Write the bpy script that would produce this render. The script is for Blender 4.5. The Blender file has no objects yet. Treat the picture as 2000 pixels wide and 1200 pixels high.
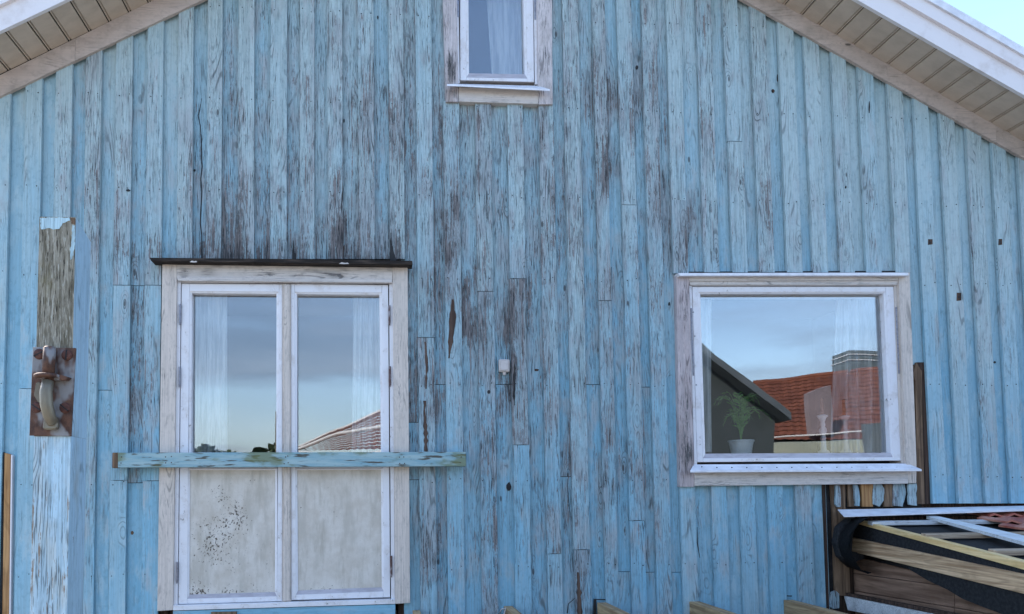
import bpy, bmesh, math, random
from mathutils import Vector, Matrix
random.seed(7)
S = bpy.context.scene
COL = S.collection

# ------------------------------------------------------------------ camera
F_PX, CX, CY = 1450.0, 851.0, 885.0          # focal length and optical centre on a 2000 x 1200 frame
YAW, PIT, ROL = 0.0761, 0.0568, -0.0104
CAM = Vector((0.0, -4.7, 1.65))
cyw, syw, cp, sp, cr, sr = math.cos(YAW), math.sin(YAW), math.cos(PIT), math.sin(PIT), math.cos(ROL), math.sin(ROL)
FWD = Vector((syw*cp, cyw*cp, sp))
R0 = Vector((cyw, -syw, 0)); U0 = R0.cross(FWD)
RT = R0*cr + U0*sr; UP = U0*cr - R0*sr
cam = bpy.data.cameras.new('camera'); co = bpy.data.objects.new('camera', cam); COL.objects.link(co)
cam.sensor_width = 36; cam.lens = 36*F_PX/2000
cam.shift_x = (1000-CX)/2000; cam.shift_y = (CY-600)/2000
cam.clip_start = 0.05; cam.clip_end = 2000
co.matrix_world = Matrix(((RT.x, UP.x, -FWD.x, CAM.x), (RT.y, UP.y, -FWD.y, CAM.y), (RT.z, UP.z, -FWD.z, CAM.z), (0, 0, 0, 1)))
S.camera = co

# ------------------------------------------------------------------ light
SUN_EL, SUN_AZ = 38.0, -130.0       # azimuth measured from the wall's outward normal, minus = left
W = bpy.data.worlds.new('World'); S.world = W; W.use_nodes = True
sd = Vector((math.sin(math.radians(SUN_AZ))*math.cos(math.radians(SUN_EL)), -math.cos(math.radians(SUN_AZ))*math.cos(math.radians(SUN_EL)), math.sin(math.radians(SUN_EL))))
def build_world():
    nt = W.node_tree; N = nt.nodes; L = nt.links; N.clear()
    out = N.new('ShaderNodeOutputWorld'); bg = N.new('ShaderNodeBackground'); bg.inputs[1].default_value = 0.15
    L.new(bg.outputs[0], out.inputs[0])
    sky = N.new('ShaderNodeTexSky'); sky.sky_type = 'NISHITA'; sky.sun_disc = False
    sky.sun_elevation = math.radians(SUN_EL); sky.sun_rotation = math.atan2(sd.x, sd.y)
    sky.air_density = 1.0; sky.dust_density = 0.5; sky.ozone_density = 1.6
    tc = N.new('ShaderNodeTexCoord'); mp = N.new('ShaderNodeMapping'); mp.inputs['Scale'].default_value = (1, 1, 6.0)
    mp.inputs['Location'].default_value = (0.7, 2.2, 1.4)
    L.new(tc.outputs['Generated'], mp.inputs[0])
    n = N.new('ShaderNodeTexNoise'); n.inputs['Scale'].default_value = 1.5; n.inputs['Detail'].default_value = 7; n.inputs['Roughness'].default_value = .52
    L.new(mp.outputs[0], n.inputs['Vector'])
    r = N.new('ShaderNodeMapRange'); r.interpolation_type = 'SMOOTHSTEP'; r.inputs[1].default_value = .38; r.inputs[2].default_value = .56; r.inputs[4].default_value = 1
    L.new(n.outputs[0], r.inputs[0])
    sp = N.new('ShaderNodeSeparateXYZ'); L.new(tc.outputs['Generated'], sp.inputs[0])
    el = N.new('ShaderNodeMapRange'); el.inputs[1].default_value = .02; el.inputs[2].default_value = .42; el.inputs[3].default_value = 1; el.inputs[4].default_value = .08
    L.new(sp.outputs[2], el.inputs[0])
    r2 = N.new('ShaderNodeMath'); r2.operation = 'MULTIPLY'; L.new(r.outputs[0], r2.inputs[0]); L.new(el.outputs[0], r2.inputs[1]); r = r2
    mx = N.new('ShaderNodeMix'); mx.data_type = 'RGBA'; n2 = N.new('ShaderNodeTexNoise'); n2.inputs['Scale'].default_value = 2.6; n2.inputs['Detail'].default_value = 5; L.new(mp.outputs[0], n2.inputs['Vector'])
    cr_ = N.new('ShaderNodeMapRange'); cr_.inputs[1].default_value = .40; cr_.inputs[2].default_value = .64; L.new(n2.outputs[0], cr_.inputs[0])
    cm_ = N.new('ShaderNodeMix'); cm_.data_type = 'RGBA'; cm_.inputs['A'].default_value = (1.2, 1.6, 2.3, 1); cm_.inputs['B'].default_value = (2.5, 2.85, 3.5, 1)
    L.new(cr_.outputs[0], cm_.inputs['Factor']); L.new(cm_.outputs['Result'], mx.inputs['B'])
    hz = N.new('ShaderNodeMapRange'); hz.inputs[1].default_value = .0; hz.inputs[2].default_value = .16; hz.inputs[3].default_value = .8; hz.inputs[4].default_value = 0
    L.new(sp.outputs[2], hz.inputs[0]); r3 = N.new('ShaderNodeMath'); r3.operation = 'MAXIMUM'; L.new(r.outputs[0], r3.inputs[0]); L.new(hz.outputs[0], r3.inputs[1])
    L.new(r3.outputs[0], mx.inputs['Factor']); L.new(sky.outputs[0], mx.inputs['A']); L.new(mx.outputs['Result'], bg.inputs[0])
build_world()
sun = bpy.data.lights.new('sun', 'SUN'); sun.energy = 3.2; sun.angle = math.radians(1.5); sun.color = (1.0, .94, .86)
so = bpy.data.objects.new('sun', sun); COL.objects.link(so); so.rotation_euler = sd.to_track_quat('Z', 'Y').to_euler(); so.location = (0, -8, 9)
S.view_settings.view_transform = 'Standard'; S.view_settings.look = 'None'; S.view_settings.gamma = 1; S.view_settings.use_curve_mapping = False
S.view_settings.exposure = 1.85
S.cycles.max_bounces = 8; S.cycles.transparent_max_bounces = 12; S.cycles.use_denoising = True

# ------------------------------------------------------------------ where a point of the wall lies in space
def ray(px, py):
    return (FWD + RT*((px-CX)/F_PX) + UP*((CY-py)/F_PX))
def P(px, py, y=0.0):            # point on a plane parallel to the wall
    d = ray(px, py); return CAM + d*((y-CAM.y)/d.y)
def Q(px, py, x):                # point on a plane square to the wall
    d = ray(px, py); return CAM + d*((x-CAM.x)/d.x)
GLY = 0.03
def M(px, py, D):                # real place of what the glass mirrors: D metres behind the panes as seen in them
    p = P(px, py, GLY+D); return Vector((p.x, GLY-D, p.z))
def pix(v):
    c = Vector(v)-CAM; w = c.dot(FWD); return (CX+F_PX*c.dot(RT)/w, CY-F_PX*c.dot(UP)/w)

# ------------------------------------------------------------------ materials
def mat(name):
    m = bpy.data.materials.new(name); m.use_nodes = True
    return m, NB(m.node_tree)
class NB:
    def __init__(s, nt):
        s.t = nt; s.b = nt.nodes['Principled BSDF'] if 'Principled BSDF' in nt.nodes else None
        s._v = None
    def n(s, ty, **k):
        x = s.t.nodes.new(ty)
        for a, b in k.items(): setattr(x, a, b)
        return x
    def put(s, sock, v):
        if isinstance(v, bpy.types.NodeSocket): s.t.links.new(v, sock)
        elif isinstance(v, (tuple, list)) and len(v) == 3 and sock.type == 'RGBA': sock.default_value = (*v, 1)
        else: sock.default_value = v
    def vec(s):                  # object coordinates shifted by each object's own random number
        if s._v is None:
            tc = s.n('ShaderNodeTexCoord'); oi = s.n('ShaderNodeObjectInfo')
            cb = s.n('ShaderNodeCombineXYZ'); m1 = s.m('MULTIPLY', oi.outputs['Random'], 43.0); m2 = s.m('MULTIPLY', oi.outputs['Random'], 91.0)
            s.put(cb.inputs[0], m1); s.put(cb.inputs[1], m1); s.put(cb.inputs[2], m2)
            a = s.n('ShaderNodeVectorMath', operation='ADD'); s.put(a.inputs[0], tc.outputs['Object']); s.put(a.inputs[1], cb.outputs[0])
            s._v = a.outputs[0]; s.rnd = oi.outputs['Random']; s.obj = tc.outputs['Object']
        return s._v
    def m(s, op, a, b=0.0, clamp=False):
        x = s.n('ShaderNodeMath', operation=op, use_clamp=clamp); s.put(x.inputs[0], a); s.put(x.inputs[1], b); return x.outputs[0]
    def noise(s, sc, scale=1.0, det=3, rough=.55, dist=0.0, vec=None):
        mp = s.n('ShaderNodeVectorMath', operation='MULTIPLY'); s.put(mp.inputs[0], vec or s.vec()); mp.inputs[1].default_value = sc
        t = s.n('ShaderNodeTexNoise'); s.put(t.inputs['Vector'], mp.outputs[0]); t.inputs['Scale'].default_value = scale
        t.inputs['Detail'].default_value = det; t.inputs['Roughness'].default_value = rough; t.inputs['Distortion'].default_value = dist
        return t.outputs[0]
    def ramp(s, v, lo, hi, a=0.0, b=1.0, smooth=True):
        r = s.n('ShaderNodeMapRange'); r.interpolation_type = 'SMOOTHSTEP' if smooth else 'LINEAR'
        for i, q in enumerate((v, lo, hi, a, b)): s.put(r.inputs[i], q)
        return r.outputs[0]
    def mix(s, f, a, b, mode='MIX'):
        x = s.n('ShaderNodeMix', data_type='RGBA', blend_type=mode); s.put(x.inputs['Factor'], f); s.put(x.inputs['A'], a); s.put(x.inputs['B'], b)
        return x.outputs['Result']
    def bump(s, h, strength=.4, dist=.004):
        x = s.n('ShaderNodeBump'); x.inputs['Strength'].default_value = strength; x.inputs['Distance'].default_value = dist
        s.put(x.inputs['Height'], h); s.put(s.b.inputs['Normal'], x.outputs[0])
    def fin(s, col, rough=.6, spec=.3, metal=0.0):
        s.put(s.b.inputs['Base Color'], col); s.put(s.b.inputs['Roughness'], rough); s.b.inputs['Specular IOR Level'].default_value = spec
        s.b.inputs['Metallic'].default_value = metal

PK0 = .66
def painted(name, pale, deep, worn, wear0=0.0, axis='z', crack=1.0, wood_lo=(.020, .019, .021), wood_hi=(.25, .235, .235), rough=.55, dirt=0.0, worn_amt=.75):
    """weathered brush paint on board: fades, wears thin, cracks along the grain and flakes down to grey wood.
    vertex colour 'wear': R how worn, G how blue, B rot"""
    m, k = mat(name)
    at = k.n('ShaderNodeAttribute', attribute_name='wear'); sx = k.n('ShaderNodeSeparateColor'); k.put(sx.inputs[0], at.outputs['Color'])
    wear, tone, rot = k.m('ADD', sx.outputs[0], wear0), sx.outputs[1], sx.outputs[2]
    def sc(a, l): return (a, a, l) if axis == 'z' else (l, a, a)
    mid = k.noise(sc(15, 3.0), det=8, rough=.7)
    streak = k.noise(sc(105, 1.7), det=5, rough=.64)
    fine = k.noise(sc(230, 9), det=3, rough=.65)
    low = k.noise(sc(5, 1.4), det=3)
    patch = k.noise(sc(11, 4), det=6, rough=.62)
    blot = k.noise(sc(38, 24), det=5, rough=.68)
    # knots: sparse cells; growth rings bend round them
    vm = k.n('ShaderNodeVectorMath', operation='MULTIPLY'); k.put(vm.inputs[0], k.vec()); vm.inputs[1].default_value = sc(9, 3.2)
    vo = k.n('ShaderNodeTexVoronoi'); k.put(vo.inputs['Vector'], vm.outputs[0]); vo.inputs['Scale'].default_value = 1.0
    sv = k.n('ShaderNodeSeparateColor'); k.put(sv.inputs[0], vo.outputs['Color']); has = k.ramp(sv.outputs[0], .50, .52)
    kd = vo.outputs['Distance']; bulge = k.m('MULTIPLY', has, k.ramp(kd, .42, .0))
    ringf = k.m('ADD', k.noise(sc(8, .8), det=1.2, rough=.4), k.m('MULTIPLY', bulge, .16))
    rs = k.m('SINE', k.m('ADD', k.m('MULTIPLY', ringf, 125.0), k.m('MULTIPLY', fine, 1.6))); ring = k.ramp(rs, .35, .98)
    rmask = k.m('MAXIMUM', k.ramp(k.noise(sc(12, 3), det=2), .50, .62), k.m('MULTIPLY', bulge, 1.2))
    ring = k.m('MULTIPLY', ring, k.m('MULTIPLY', rmask, k.ramp(patch, .36, .6)))
    eye = k.m('MULTIPLY', has, k.m('MULTIPLY', k.ramp(kd, .085, .05), k.ramp(sv.outputs[1], .5, .52)))
    # how much has gone
    w1 = wear
    for f_, a_ in ((mid, 1.5), (streak, 1.8), (fine, 1.0), (blot, .7)): w1 = k.m('ADD', w1, k.m('MULTIPLY', k.m('SUBTRACT', f_, .5), a_))
    peel = k.ramp(w1, PK0, PK0+.07)
    thin = k.ramp(k.m('ADD', k.m('ADD', wear, k.m('MULTIPLY', k.m('SUBTRACT', patch, .5), 2.0)), k.m('MULTIPLY', k.m('SUBTRACT', streak, .5), 1.1)), .20, .75)
    ck = k.m('ADD', k.m('SUBTRACT', .378, fine), k.m('MULTIPLY', wear, .09))
    cracks = k.m('MULTIPLY', k.ramp(ck, -.03, .03), k.ramp(k.m('ADD', wear, k.m('MULTIPLY', k.m('SUBTRACT', mid, .5), 1.6)), .05, .5))
    # paint
    tn = k.m('ADD', tone, k.m('MULTIPLY', k.m('SUBTRACT', low, .5), 1.3), True)
    tn = k.m('ADD', tn, k.m('MULTIPLY', k.m('SUBTRACT', k.rnd, .5), .35), True)
    paint = k.mix(tn, pale, deep)
    paint = k.mix(k.m('MULTIPLY', k.ramp(patch, .48, .68), .42), paint, tuple(min(.85, c*1.25+.06) for c in pale))
    paint = k.mix(k.m('MULTIPLY', k.ramp(blot, .5, .35), .25), paint, tuple(c*.5 for c in deep))
    paint = k.mix(k.m('MULTIPLY', k.ramp(streak, .56, .42), k.ramp(wear, 0, .4, .12, .4)), paint, tuple(c*.42+.01 for c in pale))
    col = k.mix(k.m('MULTIPLY', thin, worn_amt), paint, k.mix(k.ramp(streak, .4, .6), tuple(c*.6 for c in worn), worn))
    if dirt: col = k.mix(k.m('MULTIPLY', k.ramp(k.noise((6, 6, 6), det=5, rough=.7), .45, .75), dirt), col, (.16, .15, .12))
    wd = k.mix(k.ramp(k.m('ADD', k.m('MULTIPLY', fine, .6), k.m('MULTIPLY', streak, .4)), .40, .60), wood_lo, wood_hi)
    wd = k.mix(k.m('MULTIPLY', k.ramp(low, .47, .6), .16), wd, (.11, .08, .07))
    wd = k.mix(k.m('MULTIPLY', rot, .8), wd, (.02, .017, .016))
    col = k.mix(k.m('MULTIPLY', ring, k.ramp(wear, -.05, .4, .25, .75)), col, tuple(c*.16+.01 for c in pale))
    col = k.mix(peel, col, wd)
    col = k.mix(k.m('MULTIPLY', cracks, .85*crack), col, (.03, .034, .038))
    col = k.mix(k.m('MULTIPLY', eye, .8), col, (.05, .045, .045))
    k.fin(col, k.ramp(peel, 0, 1, rough, .85), .25)
    h = k.m('ADD', k.m('MULTIPLY', peel, -.9), k.m('MULTIPLY', fine, .5))
    h = k.m('SUBTRACT', h, k.m('MULTIPLY', cracks, .8)); h = k.m('ADD', h, k.m('MULTIPLY', mid, .5)); h = k.m('SUBTRACT', h, k.m('MULTIPLY', ring, .3))
    k.bump(h, .5, .0035)
    return m
PALE, DEEP = (.42, .53, .545), (.225, .45, .575)
MBLUE = painted('blue_paint', PALE, DEEP, (.34, .365, .385))
MBLUEH = painted('blue_paint_plank', (.26, .42, .47), (.17, .38, .5), (.25, .27, .2), wear0=.42, axis='x')
MWHITE = painted('old_white_paint', (.66, .575, .51), (.6, .54, .50), (.44, .37, .32), wear0=.20, crack=.9, worn_amt=.6)
MWHITEX = painted('old_white_paint_head', (.66, .60, .56), (.6, .56, .54), (.44, .39, .36), wear0=.20, axis='x', crack=.9, worn_amt=.6)
MCREAM = painted('frieze_paint', (.52, .43, .38), (.48, .41, .37), (.34, .29, .25), wear0=.02, axis='x', crack=.3, dirt=.35)

def simple(name, a, b, sc=(20, 20, 20), rough=.5, spec=.4, metal=0.0, bump=0.0, lo=.35, hi=.7, det=5):
    m, k = mat(name); v = k.noise(sc, det=det, rough=.6)
    k.fin(k.mix(k.ramp(v, lo, hi), a, b), rough, spec, metal)
    if bump: k.bump(v, bump, .003)
    return m
MBARGE = simple('barge_paint', (.76, .71, .71), (.60, .53, .50), (7, 7, 7), .5, .4, bump=.1, lo=.5, hi=.8, det=8)
MSASH, k = mat('sash_paint')
a1 = k.noise((9, 9, 9), det=7, rough=.7); a2 = k.noise((45, 45, 30), det=6, rough=.7)
c = k.mix(k.ramp(a1, .48, .72), (.74, .725, .75), (.60, .56, .55)); c = k.mix(k.m('MULTIPLY', k.ramp(a1, .5, .6), k.ramp(a2, .60, .66)), c, (.22, .19, .17))
k.fin(c, .4, .45); k.bump(k.m('ADD', a1, k.m('MULTIPLY', a2, .4)), .2, .003)
MMETAL = simple('white_sheet_metal', (.80, .80, .84), (.64, .64, .68), (12, 12, 12), .35, .5, bump=.1)
MSOFF = simple('soffit_paint', (.56, .46, .37), (.48, .39, .31), (5, 14, 14), .6, .3, bump=.1)
MDARK = simple('near_black', (.012, .012, .014), (.03, .028, .028), (18, 18, 18), .6, .3, bump=.3)
MCAP = simple('rotten_cap', (.02, .016, .014), (.10, .075, .06), (5, 60, 60), .8, .2, bump=.5, lo=.45, hi=.8)
MFELT = simple('roofing_felt', (.012, .012, .013), (.028, .028, .03), (60, 60, 60), .75, .25, bump=.25)
MGREYM = simple('grey_hinge_metal', (.30, .30, .34), (.18, .17, .19), (60, 60, 60), .4, .5, .6)
MBEIGE = simple('plastic_cover', (.55, .50, .48), (.48, .43, .41), (30, 30, 30), .45, .5)

def wood(name, lo, hi, axis='z', freq=60, rings=.5, grey=0.0):
    m, k = mat(name)
    def sc(a, l): return {'z': (a, a, l), 'x': (l, a, a), 'y': (a, l, a)}[axis]
    st = k.noise(sc(freq, 1.5), det=5, rough=.6); fi = k.noise(sc(freq*3, 6), det=3)
    rf = k.noise(sc(8, 1.0), det=1.5); ring = k.ramp(k.m('SINE', k.m('MULTIPLY', rf, 70.)), .3, .95)
    blotch = k.noise((7, 7, 7), det=4, rough=.6)
    c = k.mix(k.ramp(st, .36, .66), lo, tuple(v*1.05 for v in hi))
    c = k.mix(k.m('MULTIPLY', ring, rings*.5), c, tuple(v*.45 for v in lo))
    c = k.mix(k.m('MULTIPLY', k.ramp(fi, .5, .75), .3), c, tuple(v*.4 for v in lo))
    c = k.mix(k.ramp(blotch, .5, .8, 0, .5), c, tuple(v*.5 for v in lo))
    if grey: c = k.mix(k.ramp(blotch, .3, .6, 0, grey), c, (.22, .21, .18))
    k.fin(c, .75, .2); k.bump(k.m('ADD', st, fi), .4, .003)
    return m
MW_OLD = wood('old_bare_wood', (.10, .062, .04), (.25, .16, .10))
MW_DK = wood('dark_bare_wood', (.035, .022, .016), (.10, .06, .045))
MW_SPL = wood('splintered_wood', (.055, .035, .028), (.14, .09, .068))
MW_ORG = wood('orange_bare_wood', (.28, .13, .05), (.48, .27, .12))
MW_JOIST = wood('joist_wood', (.27, .18, .10), (.50, .36, .20), axis='y', freq=40)
MW_RAFT = wood('rafter_wood', (.36, .22, .12), (.70, .49, .30), axis='y', freq=55)
MW_NEW = wood('new_yellow_wood', (.70, .47, .20), (.86, .64, .34), axis='y', freq=30, rings=.3)
MW_BATT = wood('batten_wood', (.30, .21, .14), (.5, .38, .27), axis='x', freq=40)
MW_SIDE = wood('brown_siding', (.15, .085, .055), (.28, .17, .115), axis='y', freq=30, rings=.3)
MW_POST, k = mat('grey_weathered_post')
p1 = k.noise((110, 110, 9), det=9, rough=.74, dist=.2); p2 = k.noise((240, 240, 22), det=4, rough=.6); p3 = k.noise((10, 10, 5), det=4)
c = k.mix(k.ramp(p1, .36, .64), (.15, .13, .09), (.46, .42, .34)); c = k.mix(k.ramp(p2, .58, .68), c, (.60, .58, .50)); c = k.mix(k.ramp(p2, .42, .34), c, (.05, .042, .03))
c = k.mix(k.ramp(p3, .5, .62, 0, .5), c, (.26, .22, .11)); k.fin(c, .85, .2); k.bump(k.m('ADD', p1, k.m('MULTIPLY', p2, .7)), 1.0, .008)

def glass_mat():
    m, k = mat('window_glass'); nt = k.t; nt.nodes.remove(k.b)
    tr = k.n('ShaderNodeBsdfTransparent'); tr.inputs[0].default_value = (.97, .99, .99, 1)
    gl = k.n('ShaderNodeBsdfGlossy'); gl.inputs['Roughness'].default_value = 0.0; gl.inputs['Color'].default_value = (.94, .96, 1, 1)
    fr = k.n('ShaderNodeFresnel'); fr.inputs[0].default_value = 1.5
    nz = k.noise((2.2, 2.2, 1.2), det=1.0); bm = k.n('ShaderNodeBump'); bm.inputs['Strength'].default_value = .12; bm.inputs['Distance'].default_value = .01
    k.put(bm.inputs['Height'], nz); k.put(gl.inputs['Normal'], bm.outputs[0])
    f = k.m('ADD', fr.outputs[0], .09, True)
    mx = k.n('ShaderNodeMixShader'); k.put(mx.inputs[0], f); k.put(mx.inputs[1], tr.outputs[0]); k.put(mx.inputs[2], gl.outputs[0])
    nt.links.new(mx.outputs[0], nt.nodes['Material Output'].inputs[0])
    return m
MGLASS = glass_mat()

# ------------------------------------------------------------------ objects
def finish(o, parent=None, label=None, cat=None, group=None, kind=None):
    COL.objects.link(o)
    if parent is not None:
        o.parent = parent; wl = Vector(parent['_w']) if '_w' in parent else Vector((0, 0, 0))
        o['_w'] = list(o.location); o.location = o.location - wl
    else: o['_w'] = list(o.location)
    if label: o['label'] = label
    if cat: o['category'] = cat
    if group: o['group'] = group
    if kind: o['kind'] = kind
    return o
def empty(name, loc, label=None, cat=None, group=None, parent=None):
    o = bpy.data.objects.new(name, None); o.location = loc; o.empty_display_size = .2
    return finish(o, parent, label, cat, group)
def mesh_obj(name, bm, m, parent=None, bevel=0.0, smooth=False, **k):
    """origin at the mesh's own middle; m one material or a list"""
    if bevel: bmesh.ops.bevel(bm, geom=list(bm.edges), offset=bevel, segments=1, affect='EDGES', profile=.7)
    bmesh.ops.recalc_face_normals(bm, faces=bm.faces)
    lo = Vector([min(v.co[i] for v in bm.verts) for i in range(3)]); hi = Vector([max(v.co[i] for v in bm.verts) for i in range(3)])
    c = (lo+hi)/2
    for v in bm.verts: v.co -= c
    me = bpy.data.meshes.new(name); bm.to_mesh(me); bm.free()
    for x in (m if isinstance(m, list) else [m]): me.materials.append(x)
    if smooth:
        for p in me.polygons: p.use_smooth = True
    o = bpy.data.objects.new(name, me); o.location = c
    return finish(o, parent, **k)
def prism_bm(pts, off, bm=None):
    """polygon pts (3-D) extruded by the vector off"""
    bm = bm or bmesh.new(); n = len(pts)
    a = [bm.verts.new(p) for p in pts]; b = [bm.verts.new(Vector(p)+off) for p in pts]
    bm.faces.new(a); bm.faces.new(b[::-1])
    for i in range(n): bm.faces.new((a[i], b[i], b[(i+1) % n], a[(i+1) % n]))
    return bm
def slab(name, px, yf, yb, m, parent=None, bevel=0.0, **k):
    """a piece parallel to the wall: outline on its front face, front at y=yf, back at y=yb"""
    return mesh_obj(name, prism_bm([P(a, b, yf) for a, b in px], Vector((0, yb-yf, 0))), m, parent, bevel, **k)
def box_bm(lo, hi, bm=None):
    lo, hi = Vector(lo), Vector(hi)
    return prism_bm([(lo.x, lo.y, lo.z), (hi.x, lo.y, lo.z), (hi.x, lo.y, hi.z), (lo.x, lo.y, hi.z)], Vector((0, hi.y-lo.y, 0)), bm)
def lathe_bm(prof, c, seg=20, bm=None):
    bm = bm or bmesh.new(); rings = []
    for r, z in prof:
        rings.append([bm.verts.new((c[0]+max(r, .0004)*math.cos(t*2*math.pi/seg), c[1]+max(r, .0004)*math.sin(t*2*math.pi/seg), c[2]+z)) for t in range(seg)])
    for a, b in zip(rings, rings[1:]):
        for i in range(seg): bm.faces.new((a[i], a[(i+1) % seg], b[(i+1) % seg], b[i]))
    bm.faces.new(rings[0][::-1]); bm.faces.new(rings[-1])
    return bm
def tube_bm(pts, r, seg=10, bm=None):
    bm = bm or bmesh.new(); rings = []; n = len(pts)
    for i, p in enumerate(pts):
        p = Vector(p); d = (Vector(pts[min(i+1, n-1)])-Vector(pts[max(i-1, 0)])).normalized()
        u = d.orthogonal().normalized() if i == 0 else (u - d*u.dot(d)).normalized(); w = d.cross(u)
        rr = r[i] if isinstance(r, (list, tuple)) else r
        rings.append([bm.verts.new(p+(u*math.cos(t*2*math.pi/seg)+w*math.sin(t*2*math.pi/seg))*rr) for t in range(seg)])
    for a, b in zip(rings, rings[1:]):
        for i in range(seg): bm.faces.new((a[i], a[(i+1) % seg], b[(i+1) % seg], b[i]))
    bm.faces.new(rings[0][::-1]); bm.faces.new(rings[-1])
    return bm

# ------------------------------------------------------------------ ground
gm, k = mat('gravel_yard')
k.fin(k.mix(k.ramp(k.noise((3, 3, 3), det=8, rough=.7), .35, .65), (.20, .18, .15), (.30, .28, .24)), .9, .2)
mesh_obj('ground', prism_bm([(-300, -300, 0), (300, -300, 0), (300, 300, 0), (-300, 300, 0)], Vector((0, 0, -.3))), gm, None, kind='structure')

# ------------------------------------------------------------------ roof lines on the wall
def lin(a, b): return (lambda x: a.z+(b.z-a.z)*(x-a.x)/(b.x-a.x)), (b.z-a.z)/(b.x-a.x)
FY = -.048                                   # front of the frieze board
RB, rsl = lin(P(1550, 55.5, FY), P(1965, 289.5, FY)); LB, lsl = lin(P(24, 177, FY), P(347, 23.5, FY))     # under edge of frieze
RT_, rs2 = lin(P(1532, 13, FY), P(1967, 262, FY)); LT_, ls2 = lin(P(19, 144, FY), P(291, 11, FY))        # soffit against frieze
def under(x): return min(RB(x), LB(x))
apx = (RB(0)-LB(0))/(lsl-rsl)
house = empty('wooden_house', (0, 0, 0), 'weathered pale blue board-clad house gable with peeling paint, white double door and windows', 'house')

# ------------------------------------------------------------------ board cladding
OV = [(-12, 18), (47, 80), (107, 139), (166, 196), (225, 257), (287, 318), (347, 376), (404, 433), (465, 496), (528, 560), (586, 614), (640, 669), (700, 731), (760, 789),
      (813, 844), (866, 897), (928, 959), (992, 1022), (1053, 1081), (1105, 1136), (1163, 1188), (1212, 1240), (1260, 1288), (1309, 1337), (1368, 1397), (1422, 1451),
      (1475, 1504), (1528, 1558), (1578, 1607), (1631, 1659), (1682, 1711), (1738, 1767), (1788, 1816), (1838, 1866), (1889, 1917), (1937, 1964), (1987, 2014), (2036, 2063), (2086, 2112)]
OV = [(-130, -100), (-71, -41)] + OV
# worn places: x, y, sx, sy, wear, rot
BL = [(207, 400, 11, 75, .75, .5), (207, 510, 12, 30, .5, .3), (385, 330, 9, 70, .42, .1), (398, 430, 8, 60, .35, .2), (452, 380, 12, 80, .28, .1), (468, 470, 10, 50, .4, .3), (420, 470, 10, 60, .35, .1),
      (520, 497, 300, 11, .55, .55), (575, 440, 9, 80, .62, .3), (540, 440, 10, 80, .3, 0), (508, 380, 10, 90, .42, .1), (670, 450, 9, 50, .6, .4), (765, 480, 16, 35, .75, .6), (640, 430, 14, 90, .2, 0),
      (700, 440, 14, 60, .2, 0), (738, 190, 8, 50, .4, .3), (752, 270, 9, 60, .3, .1), (792, 250, 8, 60, .3, .2), (912, 250, 12, 45, .5, .35), (880, 300, 10, 100, .32, .15), (868, 440, 8, 80, .5, .2), (865, 540, 10, 30, .75, .5),
      (888, 610, 9, 60, .7, .4), (905, 400, 12, 80, .3, .2), (842, 560, 14, 60, .4, 0), (830, 720, 10, 60, .55, .4), (833, 840, 8, 70, .65, .4), (845, 800, 8, 20, .5, 0), (815, 1090, 10, 60, .35, 0), (835, 1010, 9, 60, .5, .1), (848, 1070, 8, 60, .4, .2),
      (1012, 560, 12, 70, .35, 0), (1010, 640, 12, 60, .5, .1), (1008, 760, 8, 50, .55, .6), (1175, 190, 12, 50, .62, .35), (1165, 130, 10, 40, .3, .1), (1182, 330, 10, 50, .6, .5), (1183, 560, 12, 25, .85, .5), (1185, 640, 10, 50, .4, .1), (1190, 820, 10, 90, .35, .1),
      (1228, 200, 12, 70, .45, 0), (1275, 200, 9, 110, .5, 0), (1283, 400, 9, 90, .55, 0), (1118, 370, 8, 60, .4, 0), (1118, 470, 8, 30, .4, 0), (1326, 425, 13, 35, .75, .2), (1335, 500, 13, 30, .5, .3), (1350, 480, 14, 60, .35, .2),
      (1680, 410, 10, 60, .55, .5), (1632, 512, 12, 14, .75, .7), (1600, 500, 60, 20, .3, .3), (1560, 500, 14, 40, .25, 0), (1597, 390, 4, 25, .5, 0), (1768, 520, 10, 12, .4, 0), (1512, 380, 12, 70, .25, .1),
      (1840, 650, 10, 60, .45, .1), (1835, 520, 9, 50, .3, 0), (1905, 590, 8, 25, .3, 0), (240, 620, 12, 60, .45, .1), (240, 800, 12, 90, .55, .1), (270, 760, 12, 120, .6, .3), (300, 700, 10, 120, .55, .2), (230, 950, 12, 22, .7, .7), (300, 948, 12, 10, .4, .5),
      (262, 1150, 12, 40, .45, .3), (165, 900, 6, 200, .3, 0), (1165, 940, 12, 90, .4, .2), (1165, 1140, 10, 50, .5, .3), (1193, 970, 10, 70, .4, .3), (1125, 1000, 6, 90, .4, 0), (1242, 940, 14, 60, .35, .2), (1270, 1000, 8, 60, .2, 0), (1350, 1145, 14, 25, .6, .6), (1345, 1000, 12, 60, .4, .2),
      (1155, 650, 10, 40, .4, .3), (1155, 800, 8, 50, .35, .2), (1125, 860, 6, 60, .45, .1), (1240, 830, 5, 50, .4, .1), (1100, 380, 8, 200, .15, 0), (935, 640, 14, 60, .3, 0), (955, 820, 12, 40, .35, .2), (1133, 1150, 10, 60, .5, .6), (1000, 620, 8, 30, .3, 0)]
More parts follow.
